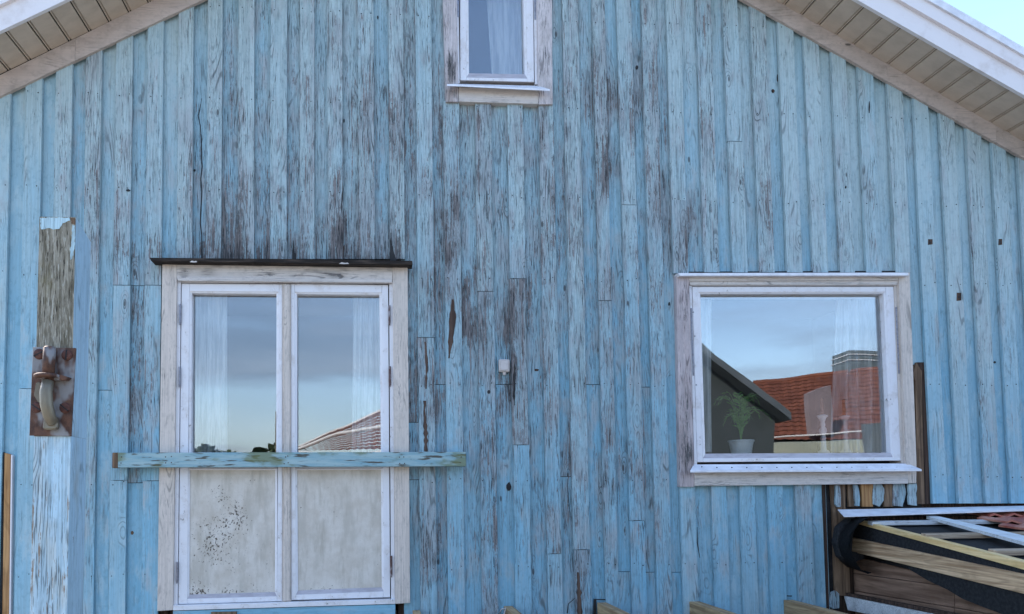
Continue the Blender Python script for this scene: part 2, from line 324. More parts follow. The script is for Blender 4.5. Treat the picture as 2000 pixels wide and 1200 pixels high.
def wearf(px, py):
    g = lambda c, s, v: math.exp(-((v-c)/s)**2)
    w = .185 + .09*g(700, 650, px)*g(320, 300, py) + .14*g(930, 330, px) + .10*g(330, 260, px)*g(420, 250, py)
    w -= .05*max(0, (px-1400)/600) ; w += .05*g(1130, 200, px)
    w -= .13*max(0, min(1, (200-px)/180)) ; w -= .10*g(1180, 60, py)
    r = 0
    for (x, y, sx, sy, a, b) in BL:
        e = math.exp(-((px-x)/sx)**2*1.0-((py-y)/sy)**2)
        w += .92*a*e; r += b*e
    t = max(0, min(1, (py-150)/800))*.85 + .1 - .35*max(0, min(1, (px-1350)/500))*max(0, min(1, (1000-py)/500)) + .12*max(0, min(1, (500-px)/500))
    return (max(0, min(1, w)), max(0, min(1, t)), max(0, min(1, r)), 1)

def board(x0, x1, yt, yb, yf, th, name='board', xref=280, top_roof=True, m=None, extra=0.0, jit=.0012, chip=False, tadd=0.0):
    """one vertical board; x0,x1 read at height xref, yt/yb top and bottom"""
    m = m or MBLUE
    xa, xb = P(x0, xref, yf).x, P(x1, xref, yf).x
    zb_l = zb_r = P((x0+x1)/2, yb, yf).z
    if yt is None: zl, zr = under(xa)+.035, under(xb)+.035
    else: zl = zr = P((x0+x1)/2, yt, yf).z
    n = max(2, min(16, int((yb-(yt if yt is not None else 0))/60)))
    if yt is None: n = max(6, min(18, int((zl-zb_l)/.19)))
    bm = bmesh.new(); lay = bm.loops.layers.color.new('wear') if False else None
    L, Rr = [], []; tl = random.uniform(-.0012, .0012); ph = random.uniform(0, 6)
    for i in range(n+1):
        t = i/n
        jl = jit*math.sin(ph+t*7)+tl*(t-.5)*2; jr = jit*math.sin(ph*1.7+t*6+1)+tl*(t-.5)*2
        L.append(bm.verts.new((xa+jl, yf, zb_l+(zl-zb_l)*t))); Rr.append(bm.verts.new((xb+jr, yf, zb_r+(zr-zb_r)*t)))
    for i in range(n): bm.faces.new((L[i], Rr[i], Rr[i+1], L[i+1]))
    bk = [bm.verts.new((v.co.x, yf+th, v.co.z)) for v in (L[0], Rr[0], Rr[-1], L[-1])]
    bm.faces.new((*bk[::-1],)) ; bm.faces.new((L[0], bk[0], bk[1], Rr[0])); bm.faces.new((L[-1], Rr[-1], bk[2], bk[3]))
    bm.faces.new([*L[::-1], bk[0], bk[3]][:]) if False else bm.faces.new([bk[0]]+L+[bk[3]])
    bm.faces.new([bk[2]]+Rr[::-1]+[bk[1]])
    if not chip:       # softened front arris
        pass
    o = mesh_obj(name, bm, m, house)
    me = o.data; ca = me.color_attributes.new('wear', 'FLOAT_COLOR', 'POINT'); off = Vector(o['_w']); jj = random.uniform(-.07, .07)
    for v in me.vertices:
        px, py = pix(v.co+off); a = list(wearf(px, py)); a[0] = max(0, min(1, a[0]+extra+jj)); a[1] = max(0, min(1, a[1]+tadd)); ca.data[v.index].color = a
    return o
def shift_px(x, y):              # where the upright through (x,280) is at picture height y
    p = P(x, 280, 0); q = P(x, y, 0); return x + (x-586)*(y-280)/24700.0
JO = {813: [660], 928: [570], 992: [545, 870], 1163: [588], 1309: [391], 1212: [401, 1018], 1053: [1083], 225: [558, 939], 287: [558, 940], 586: [], 1422: [277], 166: [], 1105: [1075], 47: [760]}
JU = {844: [752], 959: [752], 1081: [932], 257: [559, 944], 196: [763], 1136: [752], 1240: [757, 1119], 1288: [1119], 1188: [1118], 789: [826, 938], 1704: []}
def spans(xc):
    """vertical stretches of cladding in a column, leaving doors and windows out"""
    if 318 < xc < 797: return [(None, 506)]
    if 897 < xc < 1050: return [(200, 1235)]
    if xc < 1308 or xc > 1767: return [(None, 1235 if xc < 1700 else (984 if xc > 1785 else 712))]
    return [(None, 532)] + ([(947, 1235)] if xc < 1590 else [])
Y_O, Y_U = -.029, 0.0
for i, (a, b) in enumerate(OV):
    nxt = OV[i+1] if i+1 < len(OV) else None
    cols = [(a, b, Y_O, .024, JO.get(a, []), 'board')]
    if nxt: cols.append((b-7, nxt[0]+7, Y_U, .02, JU.get(b, []), 'board'))
    for (x0, x1, yf, th, jl, nm) in cols:
        xc = (x0+x1)/2; isov = yf == Y_O
        if a == 1309 and isov: sp_ = [(None, 391), (391, 534), (950, 1235)]
        elif a == 866 and isov: sp_ = [(198, 1235)]
        elif isov and a == 1053: sp_ = [(203, 1235), ]
        elif (not isov) and b == 1022: sp_ = [(203, 1235)]
        else: sp_ = spans(xc)
        if isov and a == 1053: sp_ = [(None, 1235)]
        if isov and a == 287: sp_ = [(None, 1235)]
        for (t, bt) in sp_:
            if xc > 1590 and bt is not None and bt > 1000: continue
            cuts = [c for c in jl if (t is None or c > t+5) and c < bt-5]; ys = [t]+cuts+[bt]
            for q in range(len(ys)-1):
                lo = ys[q+1]-(0 if q == len(ys)-2 else 1.2)
                if isov and len(ys) > 2: wdx = random.uniform(-1.2, 1.2)
                else: wdx = 0
                board(x0+wdx, x1+wdx, ys[q], lo, yf+(random.uniform(-.001, .001)), th, extra=random.uniform(-.06, .06)+(.07 if isov else -.01), tadd=(-.22 if isov else .16)+random.uniform(-.1, .1))
# column under the right end of the big window's sill gets its own odds and ends further down

# sheathing behind the cladding, open where door and windows are
MSHEATH = MW_DK
def sheath(x0, x1, yt, yb, name='wall_sheathing'):
    if yt is None:
        a, b = P(x0, 280, .03), P(x1, 280, .03); pts = [Vector((a.x, .03, P(x0, yb, .03).z)), Vector((b.x, .03, P(x1, yb, .03).z)), Vector((b.x, .03, under(b.x)+.12))]
        if a.x < apx < b.x: pts.append(Vector((apx, .03, under(apx)+.12)))
        pts.append(Vector((a.x, .03, under(a.x)+.12)))
        return mesh_obj(name, prism_bm(pts, Vector((0, .1, 0))), MSHEATH, house)
    pts = [Vector((P(x0, 600, .03).x, .03, P(x0, yb, .03).z)), Vector((P(x1, 600, .03).x, .03, P(x1, yb, .03).z)), Vector((P(x1, 600, .03).x, .03, P(x1, yt, .03).z)), Vector((P(x0, 600, .03).x, .03, P(x0, yt, .03).z))]
    return mesh_obj(name, prism_bm(pts, Vector((0, .1, 0))), MSHEATH, house)
Xp = lambda x: x
sheath(-330, 338, None, 1500); sheath(338.01, 771, None, 535); sheath(338.01, 771, 1192, 1500); sheath(771.01, 893, None, 1500)
sheath(893.01, 1050, 165, 1500); sheath(1050.01, 1340, None, 1500); sheath(1340.01, 1762, None, 545); sheath(1345, 1760, 905, 1500); sheath(1762.01, 2330, None, 1500)

# ------------------------------------------------------------------ nails, cracks, knots
nb = bmesh.new()
def disc(bm, p, r, d=.0012, seg=7):
    lathe = [bm.verts.new((p.x+r*math.cos(t*2*math.pi/seg), p.y-d, p.z+r*math.sin(t*2*math.pi/seg))) for t in range(seg)]
    bk = [bm.verts.new((v.co.x, p.y+.0005, v.co.z)) for v in lathe]; bm.faces.new(lathe)
    for t in range(seg): bm.faces.new((lathe[t], lathe[(t+1) % seg], bk[(t+1) % seg], bk[t]))
for ry in (36, 209, 384, 545, 752, 938, 1108):
    zr = P(1000, ry, Y_O).z
    for (a, b) in OV:
        for s in (.2, .82):
            if random.random() < .12: continue
            x = P(a+(b-a)*s, 280, Y_O).x; p = Vector((x+random.uniform(-.006, .006), Y_O-.0006, zr+random.uniform(-.012, .012))); px, py = pix(p)
            if p.z > under(x)-.02: continue
            if 305 < px < 805 and py > 500: continue
            if 1318 < px < 1800 and 520 < py < 960: continue
            if 862 < px < 1082 and py < 205: continue
            if px > 1800 and py > 980: continue
            if 1600 < px and py > 945: continue
            disc(nb, p, random.uniform(.0028, .0042))
mesh_obj('nail_heads', nb, MDARK, house, kind='stuff')
def strip(pts, w, y, m, name='crack', d=.0015):
    """a ragged split along a line of points (x, y, width)"""
    L, Rr = [], []
    if w > 3:
        q = []
        for (x0, y0, w0), (x1, y1, w1) in zip(pts, pts[1:]):
            n_ = max(1, int((y1-y0)/7))
            for i_ in range(n_): t_ = i_/n_; q.append((x0+(x1-x0)*t_+random.uniform(-.09, .09)*w, y0+(y1-y0)*t_, max(.15, w0+(w1-w0)*t_+random.uniform(-.45, .3))))
        pts = q+[pts[-1]]
    for (x, yy, ww) in pts:
        L.append(P(x-ww*w/2, yy, y)); Rr.append(P(x+ww*w/2, yy, y))
    return mesh_obj(name, prism_bm(L+Rr[::-1], Vector((0, d, 0))), m, house)
YO1, YU1 = Y_O-.0022, Y_U-.0022
strip([(394, 192, .3), (390, 215, 1), (387, 226, 1), (391, 245, 1.2), (393, 275, 1.3), (394, 310, 1.4), (395, 325, 1.3), (392, 350, 1.5), (394, 375, 1.5), (391, 437, 1.7), (394, 460, 1.5), (394, 505, 1.6)], 1.4, YU1, MDARK)
strip([(670, 368, .3), (669, 380, 1.3), (667, 400, .8), (668, 425, .3)], 2.4, YO1, MDARK)
strip([(1194, 522, .3), (1192, 540, 1), (1190, 565, 1.4), (1193, 600, 1)], 2.6, YU1, MDARK)
strip([(1006, 695, .3), (1005, 740, 1.3), (1004, 775, 1), (1005, 792, .3)], 4, YO1-.0006, MDARK)
strip([(1120, 932, 1), (1121, 960, 1.6), (1123, 1008, .4)], 2.6, YU1, MDARK)
strip([(1108, 935, .5), (1109, 960, 1), (1112, 1000, .3)], 1.4, YU1, MDARK)
strip([(1129, 1118, .6), (1131, 1150, 1.1), (1133, 1210, 1.3)], 7.5, YO1, MW_SPL, 'missing_splinter')
strip([(884, 585, .5), (884, 620, 2), (881, 660, 1.6), (877, 700, .5)], 6.5, YO1, MW_SPL, 'missing_splinter')
strip([(875, 590, .6), (875, 700, 1), (876, 751, .8)], 1.6, YU1, MDARK)
strip([(831, 668, .5), (833, 700, 1.4), (833, 725, .8), (832, 760, .4)], 5, YO1-.0005, MW_SPL, 'missing_splinter')
strip([(830, 783, 1), (829, 800, .8), (831, 840, 1.1), (832, 882, 1)], 7, YO1-.0005, MW_SPL, 'missing_splinter')
strip([(763, 455, .2), (764, 480, 1), (768, 509, 2.6)], 5, YO1, MDARK)
strip([(573, 470, .2), (573, 490, 1), (575, 507, 1.3)], 6, YU1, MDARK)
strip([(531, 300, .6), (531, 420, 1), (532, 506, 1)], 1.3, YU1, MDARK)
strip([(1693, 500, .5), (1693, 520, 1), (1696, 532, 1.6)], 2.6, YU1, MDARK)
strip([(1362, 1030, .3), (1362, 1060, 1), (1367, 1090, .4)], 2, YU1, MDARK)
strip([(1108, 1198, 1), (1110, 1180, .8), (1118, 1173, .8), (1123, 1168, .4)], 2.2, YU1, MDARK)
strip([(672, 478, .4), (670, 500, 1.2), (669, 508, 1.2)], 5, YU1-.001, MW_SPL, 'missing_splinter')
strip([(1467, 950, 1), (1468, 972, .6)], 4.5, Y_U-.003, MW_ORG, 'missing_splinter')
def oval(cx, cy, rx, ry, y, m, name='knot', n=9):
    mesh_obj(name, prism_bm([P(cx+rx*math.cos(t*2*math.pi/n)*random.uniform(.8, 1.15), cy+ry*math.sin(t*2*math.pi/n)*random.uniform(.8, 1.1), y) for t in range(n)], Vector((0, .002, 0))), m, house)
oval(994, 951, 5, 9, YU1-.002, MDARK); oval(250, 372, 5, 2.5, YO1, MDARK); oval(955, 766, 3.2, 4, YO1, MDARK); oval(380, 333, 2.5, 2.5, YU1, MDARK); oval(1048, 723, 5, 2.5, YU1, MW_DK)
oval(672, 236, 1.6, 4, YU1, MDARK); oval(738, 34, 1.6, 4, YU1, MDARK); oval(1244, 132, 3, 4.5, YU1, MDARK); oval(1519, 153, 2, 8, YU1, MDARK); oval(1510, 178, 3, 4, YU1, MW_DK)
oval(1307, 594, 2, 4, YU1, MDARK); oval(1652, 366, 1.6, 3, YO1, MDARK); oval(1698, 210, 1.4, 12, YO1, MDARK); oval(1943, 708, 2.5, 2.5, YU1, MDARK); oval(258, 1041, 3, 4.5, YU1, MW_OLD)
for (x, y, w, h, yy) in ((1817, 473, 9, 11, YO1), (1954, 473, 7, 12, YO1), (1873, 580, 9, 16, YO1), (1906, 583, 6, 20, YU1-.001)):
    slab('bracket_mark', [(x-w/2, y+h/2), (x+w/2, y+h/2-1), (x+w/2, y-h/2), (x-w/2+.5, y-h/2)], yy, yy+.003, MW_DK, house)
    oval(x, y+1, 1.6, 2.4, yy-.001, MDARK, 'nail_hole', 6)

# ------------------------------------------------------------------ eaves: frieze, soffit boards, barge boards, verge
SO_Y0, SO_Y1 = FY, -.345
for side in (1, -1):
    bot, top = (RB, RT_) if side == 1 else (LB, LT_)
    sl = (rsl+rs2)/2 if side == 1 else (lsl+ls2)/2
    dv = Vector((1, 0, sl)).normalized(); nv = Vector((-dv.z, 0, dv.x))
    xe = P(2230, 300, 0).x if side == 1 else P(-330, 300, 0).x      # eave ends
    # frieze: three lengths butted end to end
    apt = apx
    xs = [apt, P(1460, 280, 0).x, P(1730, 280, 0).x, P(1935, 280, 0).x, xe] if side == 1 else [apt, P(420, 280, 0).x, P(150, 280, 0).x, xe]
    for a, b in zip(xs, xs[1:]):
        pts = [Vector((a, FY, bot(a))), Vector((b, FY, bot(b))), Vector((b, FY, top(b)+.02)), Vector((a, FY, top(a)+.02))]
        a2 = a+.0015*side
        pts[0].x = pts[3].x = a2
        mesh_obj('frieze_board', prism_bm(pts, Vector((0, .024, 0))), MCREAM, house)
    pt0 = Vector((apt, 0, top(apt)))
    L = abs(xe-apt)/abs(dv.x); wv = .1085; n = int(L/wv)
    off = (P(1532, 13, FY)-pt0).dot(dv) if side == 1 else (P(136, 86, FY)-pt0).dot(dv)
    ddir = dv if side == 1 else -dv
    off = off*side; st = off % wv
    def roofpt(s, y, h): q = pt0 + ddir*s; return Vector((q.x, y, q.z)) + nv*h*(1 if nv.z > 0 else -1)
    # spacing read off the photograph
    g0, g1 = (P(1599, 52, FY), P(1967, 262, FY)) if side == 1 else (P(19, 144, FY), P(254, 29, FY))
    cnt = 11 if side == 1 else 6
    wv = (g1-g0).length/cnt; st = ((g0-pt0).dot(ddir)) % wv; n = int((L-st)/wv)
    for i in range(-1, n):
        s0, s1 = max(0.01, st+i*wv+.003), st+(i+1)*wv-.003
        if s1 < .05: continue
        # board with a lowered tongue beside the joint: face, then a narrow bead
        bm = bmesh.new()
        prof = [(s0, .006), (s0+.003, 0), (s1-.017, 0), (s1-.014, .009), (s1-.009, .009), (s1-.007, .0005), (s1-.001, .001), (s1, .016), (s0, .016)]
        prism_bm([roofpt(s, SO_Y0+.002, h) for s, h in prof], Vector((0, SO_Y1-SO_Y0-.002, 0)), bm)
        mesh_obj('soffit_board', bm, MSOFF, house)
    # roof deck behind and over it
    mesh_obj('roof_deck', prism_bm([roofpt(0, SO_Y1, .03), roofpt(L, SO_Y1, .03), roofpt(L, SO_Y1, .16), roofpt(0, SO_Y1, .16)], Vector((0, 5.0, 0))), MDARK, house)
    def vprism(name, lo, hi, y0, y1, m, c=0):   # heights measured upright from the soffit line
        for j in range(2):
            a = L*j/2+(.001 if j else 0); b = L*(j+1)/2
            q = []
            for s, h in ((a, lo), (b, lo), (b, hi), (a, hi)):
                r_ = pt0+ddir*s; q.append(Vector((r_.x, y0, r_.z+h)))
            mesh_obj(name, prism_bm(q, Vector((0, y1-y0, 0))), m, house)
    vprism('barge_board', -.012, .145, SO_Y1-.024, SO_Y1-.001, MBARGE)
    vprism('verge_board', .128, .232, SO_Y1-.046, SO_Y1-.0245, MBARGE)
    vprism('verge_flashing', .222, .275, SO_Y1-.060, SO_Y1-.0465, MMETAL)
print('roof px check', pix(pt0), 'outer', [pix(Vector((P(1831, 187, FY).x, SO_Y1, P(1831, 187, FY).z)))], 'want 1904,135')

# ------------------------------------------------------------------ openings
def hinge(px, y0, y1, parent, y=-.02, m=None):
    a, b = P(px, y0, y), P(px, y1, y); bm = tube_bm([(b.x, y, b.z), (b.x, y, a.z)], .0075, 8)
    tube_bm([(b.x, y, b.z-.012), (b.x, y, b.z)], .0055, 8, bm)
    mesh_obj('hinge', bm, m or MGREYM, parent, smooth=False)
def frame4(name, o, i, yf, yb, m, parent, bevel=.0015):
    """four mitre-free members between outer corners o and inner corners i (tl,tr,br,bl); stiles run through"""
    (otl, otr, obr, obl), (itl, itr, ibr, ibl) = o, i
    def yat(a, b, x): return a[1]+(b[1]-a[1])*(x-a[0])/(b[0]-a[0]+1e-9)
    slab('stile', [otl, obl, (ibl[0], yat(obl, obr, ibl[0])), (itl[0], yat(otl, otr, itl[0]))], yf, yb, m, parent, bevel)
    slab('stile', [(itr[0], yat(otl, otr, itr[0])), (ibr[0], yat(obl, obr, ibr[0])), obr, otr], yf, yb, m, parent, bevel)
    g = .25
    slab('rail', [(itl[0]+g, yat(otl, otr, itl[0])), (itl[0]+g, itl[1]), (itr[0]-g, itr[1]), (itr[0]-g, yat(otl, otr, itr[0]))], yf+.0006, yb, m, parent, bevel)
    slab('rail', [(ibl[0]+g, ibl[1]), (ibl[0]+g, yat(obl, obr, ibl[0])), (ibr[0]-g, yat(obl, obr, ibr[0])), (ibr[0]-g, ibr[1])], yf+.0006, yb, m, parent, bevel)
MBEAD = simple('grey_bead', (.46, .43, .47), (.36, .33, .36), (14, 50, 50), .4, .5)
def beads(o, i, yf, yb, m, parent):
    """sloped glazing beads running from outer edge (front) to the pane"""
    n = 4
    for q in range(n):
        a, b = o[q], o[(q+1) % n]; c, d = i[(q+1) % n], i[q]
        bm = bmesh.new(); A, B = P(*a, yf), P(*b, yf); C, D = P(*c, yf+.006), P(*d, yf+.006)
        f = [bm.verts.new(v) for v in (A, B, C, D)]; r = [bm.verts.new((v.x, yb, v.z)) for v in (A, B, C, D)]
        bm.faces.new(f); bm.faces.new(r[::-1])
        for t in range(4): bm.faces.new((f[t], r[t], r[(t+1) % 4], f[(t+1) % 4]))
        mesh_obj('glazing_bead', bm, MBEAD if q == 2 else m, parent)
def pane(pts, parent, y=GLY):
    slab('pane', pts, y, y+.004, MGLASS, parent)
CAS, FRM, SAS = -.046, -.026, -.020
def worn_slab(name, q, yf, yb, m, parent, spots, nx, ny, base=0.0):
    """four-cornered piece (tl,tr,br,bl) whose face carries its own wear map"""
    bm = bmesh.new(); vs = []
    for j in range(ny+1):
        for i in range(nx+1):
            u, v = i/nx, j/ny
            vs.append(bm.verts.new(P((q[0][0]*(1-u)+q[1][0]*u)*(1-v)+(q[3][0]*(1-u)+q[2][0]*u)*v, (q[0][1]*(1-u)+q[1][1]*u)*(1-v)+(q[3][1]*(1-u)+q[2][1]*u)*v, yf)))
    for j in range(ny):
        for i in range(nx): a = j*(nx+1)+i; bm.faces.new((vs[a], vs[a+1], vs[a+nx+2], vs[a+nx+1]))
    per = [vs[i] for i in range(nx+1)]+[vs[j*(nx+1)+nx] for j in range(1, ny+1)]+[vs[ny*(nx+1)+i] for i in range(nx-1, -1, -1)]+[vs[j*(nx+1)] for j in range(ny-1, 0, -1)]
    bk = [bm.verts.new((v.co.x, yb, v.co.z)) for v in per]
    for i in range(len(per)): j = (i+1) % len(per); bm.faces.new((per[i], bk[i], bk[j], per[j]))
    bm.faces.new(bk)
    o = mesh_obj(name, bm, m, parent); ca = o.data.color_attributes.new('wear', 'FLOAT_COLOR', 'POINT'); off = Vector(o['_w'])
    for v in o.data.vertices:
        px, py = pix(v.co+off); w = base; rt = 0
        for x, y, sx, sy, a in spots: e = a*math.exp(-((px-x)/sx)**2-((py-y)/sy)**2); w += e; rt += max(0, e-.35)
        ca.data[v.index].color = (min(1, w), 0, min(1, rt), 1)
    return o


# --- double door
dd = slab('double_door', [(345, 548), (338, 1191), (346.5, 1191), (353, 548)], FRM, .09, MSASH, house, label='white double door with glass above and flaking panels below')   # left jamb
slab('jamb', [(760, 552), (764, 1181), (771, 1181), (767, 552)], FRM, .09, MSASH, dd)
slab('jamb', [(353.3, 548), (353.3, 552), (760, 554), (760, 549.5)], FRM, .09, MSASH, dd)
slab('threshold', [(338, 1183), (338, 1193), (772, 1180), (772, 1170.5)], -.05, .09, MSASH, dd, .002)
slab('casing', [(317, 513), (307, 1194), (337.5, 1192), (345, 547.5), (345, 515)], CAS, .001, MWHITE, dd, .0015)
slab('casing', [(766.5, 520), (767, 552), (771.5, 1180), (801, 1178), (796, 521)], CAS, .001, MWHITE, dd, .0015)
worn_slab('head_casing', [(345.3, 515), (766.2, 520), (766.2, 546), (345.3, 541.5)], CAS+.003, .001, MWHITEX, dd, [(360, 531, 14, 6, .5), (405, 533, 20, 7, .55), (525, 535, 28, 6, .5), (585, 537, 18, 6, .5), (652, 537, 26, 6, .55), (730, 540, 20, 5, .4)], 50, 4, -.05)
slab('head_moulding', [(345.3, 541), (347, 549), (766, 552.5), (766, 546)], CAS-.006, CAS+.004, MWHITEX, dd, .002)
slab('drip_cap', [(292, 503.5), (295, 510), (600, 514), (806, 517), (805, 509.5), (560, 506)], -.115, -.021, MCAP, dd, .002)
oo = {'l': ((354.8, 554), (551, 555.5), (551, 1174.5), (348.3, 1180.5)), 'r': ((568.5, 555), (758, 557), (762, 1167), (569, 1172.5))}
gl = {'l': ((375, 573), (540, 574.5), (539.5, 884), (373.5, 884)), 'r': ((580, 575), (741, 576), (744, 884), (580, 884))}
pl = {'l': ((371, 918.5), (537.5, 918.5), (537, 1157), (369.5, 1162)), 'r': ((580.5, 918.5), (744, 918), (745.5, 1147.5), (582, 1154))}
def rim(q, d, db=None):
    (a, b, c, e) = q; db = d if db is None else db
    return ((a[0]-d, a[1]-d*.8), (b[0]+d, b[1]-d*.8), (c[0]+d, c[1]+db), (e[0]-d, e[1]+db))
pm, k = mat('flaking_panel_paint')
n1 = k.noise((6, 6, 6), det=6, rough=.7); n2 = k.noise((95, 95, 75), det=5, rough=.65); n3 = k.noise((7, 7, 5), det=2)
at = k.n('ShaderNodeAttribute', attribute_name='wear'); sx = k.n('ShaderNodeSeparateColor'); k.put(sx.inputs[0], at.outputs['Color'])
c = k.mix(k.ramp(n1, .35, .68), (.66, .61, .55), (.54, .48, .41))
c = k.mix(k.m('MULTIPLY', k.ramp(k.noise((12, 12, 3), det=6, rough=.65), .46, .66), .6), c, (.44, .40, .34)); c = k.mix(k.m('MULTIPLY', k.ramp(k.noise((40, 40, 6), det=5, rough=.7), .5, .7), .35), c, (.34, .29, .22))
fl = k.ramp(k.m('ADD', n2, k.m('ADD', k.m('MULTIPLY', k.m('SUBTRACT', n3, .5), .35), k.m('MULTIPLY', sx.outputs[0], .24))), .715, .745)
c = k.mix(fl, c, (.085, .065, .05)); k.fin(c, .6, .3); k.bump(k.m('SUBTRACT', n1, k.m('MULTIPLY', fl, .5)), .3, .003)
for s in 'lr':
    frame4('sash', oo[s], (rim(gl[s], 5)[0], rim(gl[s], 5)[1], rim(pl[s], 4, 8)[2], rim(pl[s], 4, 8)[3]), SAS, .05, MSASH, dd)
    g, p_ = gl[s], pl[s]
    slab('middle_rail', [(g[3][0]-4, 888), (p_[0][0]-3, 914), (p_[1][0]+3, 914), (g[2][0]+4, 888)], SAS+.001, .05, MSASH, dd)
    beads(rim(g, 5), g, SAS+.003, .049, MSASH, dd); pane([(a-1, b) if q in (0, 3) else (a+1, b) for q, (a, b) in enumerate(g)], dd)
    beads(rim(p_, 4, 8), p_, SAS+.002, .04, MSASH, dd)
    # lower panel as a small grid so that flaking varies over it
    bm = bmesh.new(); G = 9; vs = []
    for j in range(G+1):
        for i in range(G+1):
            u, v = i/G, j/G; x = (p_[0][0]*(1-u)+p_[1][0]*u)*(1-v)+(p_[3][0]*(1-u)+p_[2][0]*u)*v; y = (p_[0][1]*(1-u)+p_[1][1]*u)*(1-v)+(p_[3][1]*(1-u)+p_[2][1]*u)*v
            vs.append(bm.verts.new(P(x, y, -.006)))
    for j in range(G):
        for i in range(G): a = j*(G+1)+i; bm.faces.new((vs[a], vs[a+1], vs[a+G+2], vs[a+G+1]))
    o = mesh_obj('door_panel', bm, pm, dd); ca = o.data.color_attributes.new('wear', 'FLOAT_COLOR', 'POINT'); off = Vector(o['_w'])
    for v in o.data.vertices:
        px, py = pix(v.co+off)
        w = (.8*math.exp(-((px-445)/60)**2-((py-1025)/75)**2)+.5*math.exp(-((px-400)/35)**2-((py-1080)/60)**2)+.75*math.exp(-((py-1160)/5)**2)-.1) if s == 'l' else .7*math.exp(-((py-1152)/5)**2)-.25
        ca.data[v.index].color = (max(-1, w), 0, 0, 1)
    prm = prism_bm([P(x, y, .001) for x, y in rim(p_, 3)], Vector((0, .03, 0))); mesh_obj('panel_backing', prm, MSASH, dd)
slab('astragal', [(551.3, 554), (551.5, 1177), (568.3, 1176), (568.2, 555)], SAS-.006, .05, MWHITE, dd, .003)
slab('astragal_strip', [(555, 556), (553.5, 1175), (566.5, 1174), (566.5, 556)], SAS-.018, SAS-.005, MWHITE, dd, .004)
for (x, a, b) in ((351.5, 595, 631), (350.5, 717, 753), (345.5, 1098, 1136)): hinge(x, a, b, dd, -.032)
MRUSTH = simple('rusty_hinge', (.10, .055, .05), (.30, .27, .28), (40, 40, 25), .5, .4, .4, lo=.45, hi=.6)
for (x, a, b) in ((760.5, 597, 632), (761.5, 716, 752), (764, 1086, 1124)): hinge(x, a, b, dd, -.036, MRUSTH)
# paint scraps left on the drip cap
for (x, w) in ((378, 15), (672, 20)):
    yy = 506+(x-300)*.011
    slab('paint_scrap', [(x-w/2, yy+5.5), (x, yy+6.2), (x+w/2, yy+5.6), (x+w/3, yy+3), (x+w/8, yy+3.8), (x-w/4, yy+2.5)], -.116, -.115, MWHITEX, dd)

# --- big window on the right
rw = slab('window', [(1346, 557), (1356, 908), (1361.5, 908), (1351, 557)], FRM, .09, MSASH, house, label='wide single pane window with worn white frame and sheet metal sill')
slab('jamb', [(1746.5, 557), (1761, 905), (1771, 905), (1755, 557)], FRM, .09, MWHITE, rw)
slab('jamb', [(1351.3, 552), (1351.3, 558.5), (1746.3, 558), (1746.3, 551)], FRM, .09, MSASH, rw)
worn_slab('casing', [(1321, 535), (1346, 535), (1355.7, 951), (1328, 951)], CAS, .001, painted('bare_grey_casing', (.56, .48, .48), (.56, .5, .5), (.40, .32, .31), wear0=.30, crack=1.3, worn_amt=.75), rw, [(1336, 600, 10, 60, .2), (1340, 820, 9, 80, .25), (1346, 890, 12, 25, .5), (1330, 870, 5, 40, .3)], 4, 20)
slab('casing', [(1755.3, 539), (1771.3, 906), (1775, 944), (1790, 944), (1790, 906), (1777, 532)], CAS, .001, MWHITE, rw, .0015)
slab('head_casing', [(1346.3, 538), (1346.3, 549), (1755, 548), (1755, 537)], CAS+.001, .001, MWHITEX, rw, .001)
slab('head_moulding', [(1346.3, 549.5), (1348, 557), (1753, 556.5), (1755, 548.5)], CAS+.010, CAS+.024, MWHITEX, rw, .001)
slab('head_flashing', [(1324, 533.6), (1328, 539), (1775, 538.5), (1774, 532.6)], -.082, -.020, MMETAL, rw, .001)
slab('head_gap', [(1323, 531), (1323, 534), (1774, 533), (1774, 529)], -.0225, -.020, MDARK, rw)
so_ = ((1352.3, 560.3), (1745.2, 560), (1759.6, 900), (1361.8, 903)); sg = ((1367.5, 574.5), (1725.5, 574), (1739.5, 884.5), (1377.5, 886.5))
frame4('sash', so_, rim(sg, 4.5, 9), SAS, .05, MSASH, rw); beads(rim(sg, 4.5, 9), sg, SAS+.003, .049, MSASH, rw)
pane([(1366.5, 574), (1726.5, 574), (1741, 886), (1376.5, 887)], rw)
slab('spacer_bar', [(1721, 575), (1733, 884), (1739, 884), (1725.5, 575)], .036, .046, MGREYM, rw)
slab('inner_rail', [(1368, 575), (1368, 583), (1725, 583), (1725, 575)], .06, .085, MSASH, rw)
bm = bmesh.new()
T = [P(1355, 907.5, -.03), P(1772, 905.5, -.03), P(1800, 917, -.10), P(1348, 919.5, -.10)]
prism_bm(T, Vector((0, 0, -.012)), bm); mesh_obj('sill', bm, MMETAL, rw)
slab('apron', [(1356.5, 921), (1356.5, 949.5), (1774, 945), (1774, 917)], CAS-.002, .001, MWHITEX, rw, .0015)
for (xs_, y0, y1) in (((1349.5, 1354.5), 602, 734),): slab('window_latch', [(xs_[0]-1, y0), (xs_[1]-1, y1), (xs_[1]+1.5, y1), (xs_[0]+2.2, y0)], FRM-.004, FRM, MGREYM, rw)
slab('window_latch', [(1749, 600), (1755, 730), (1758, 730), (1752, 600)], FRM-.004, FRM, MGREYM, rw)
for (x, y) in ((1354, 610), (1357, 657), (1360, 752)): oval(x, y, 1.6, 1.6, SAS-.003, MGREYM, 'screw', 6)
for i in range(15):
    x = 1371+i*29.3; 
    if x < 1785: oval(x, 913.5 if i else 912, 1.2, 1.2, -.075, MDARK, 'nail_head', 6)

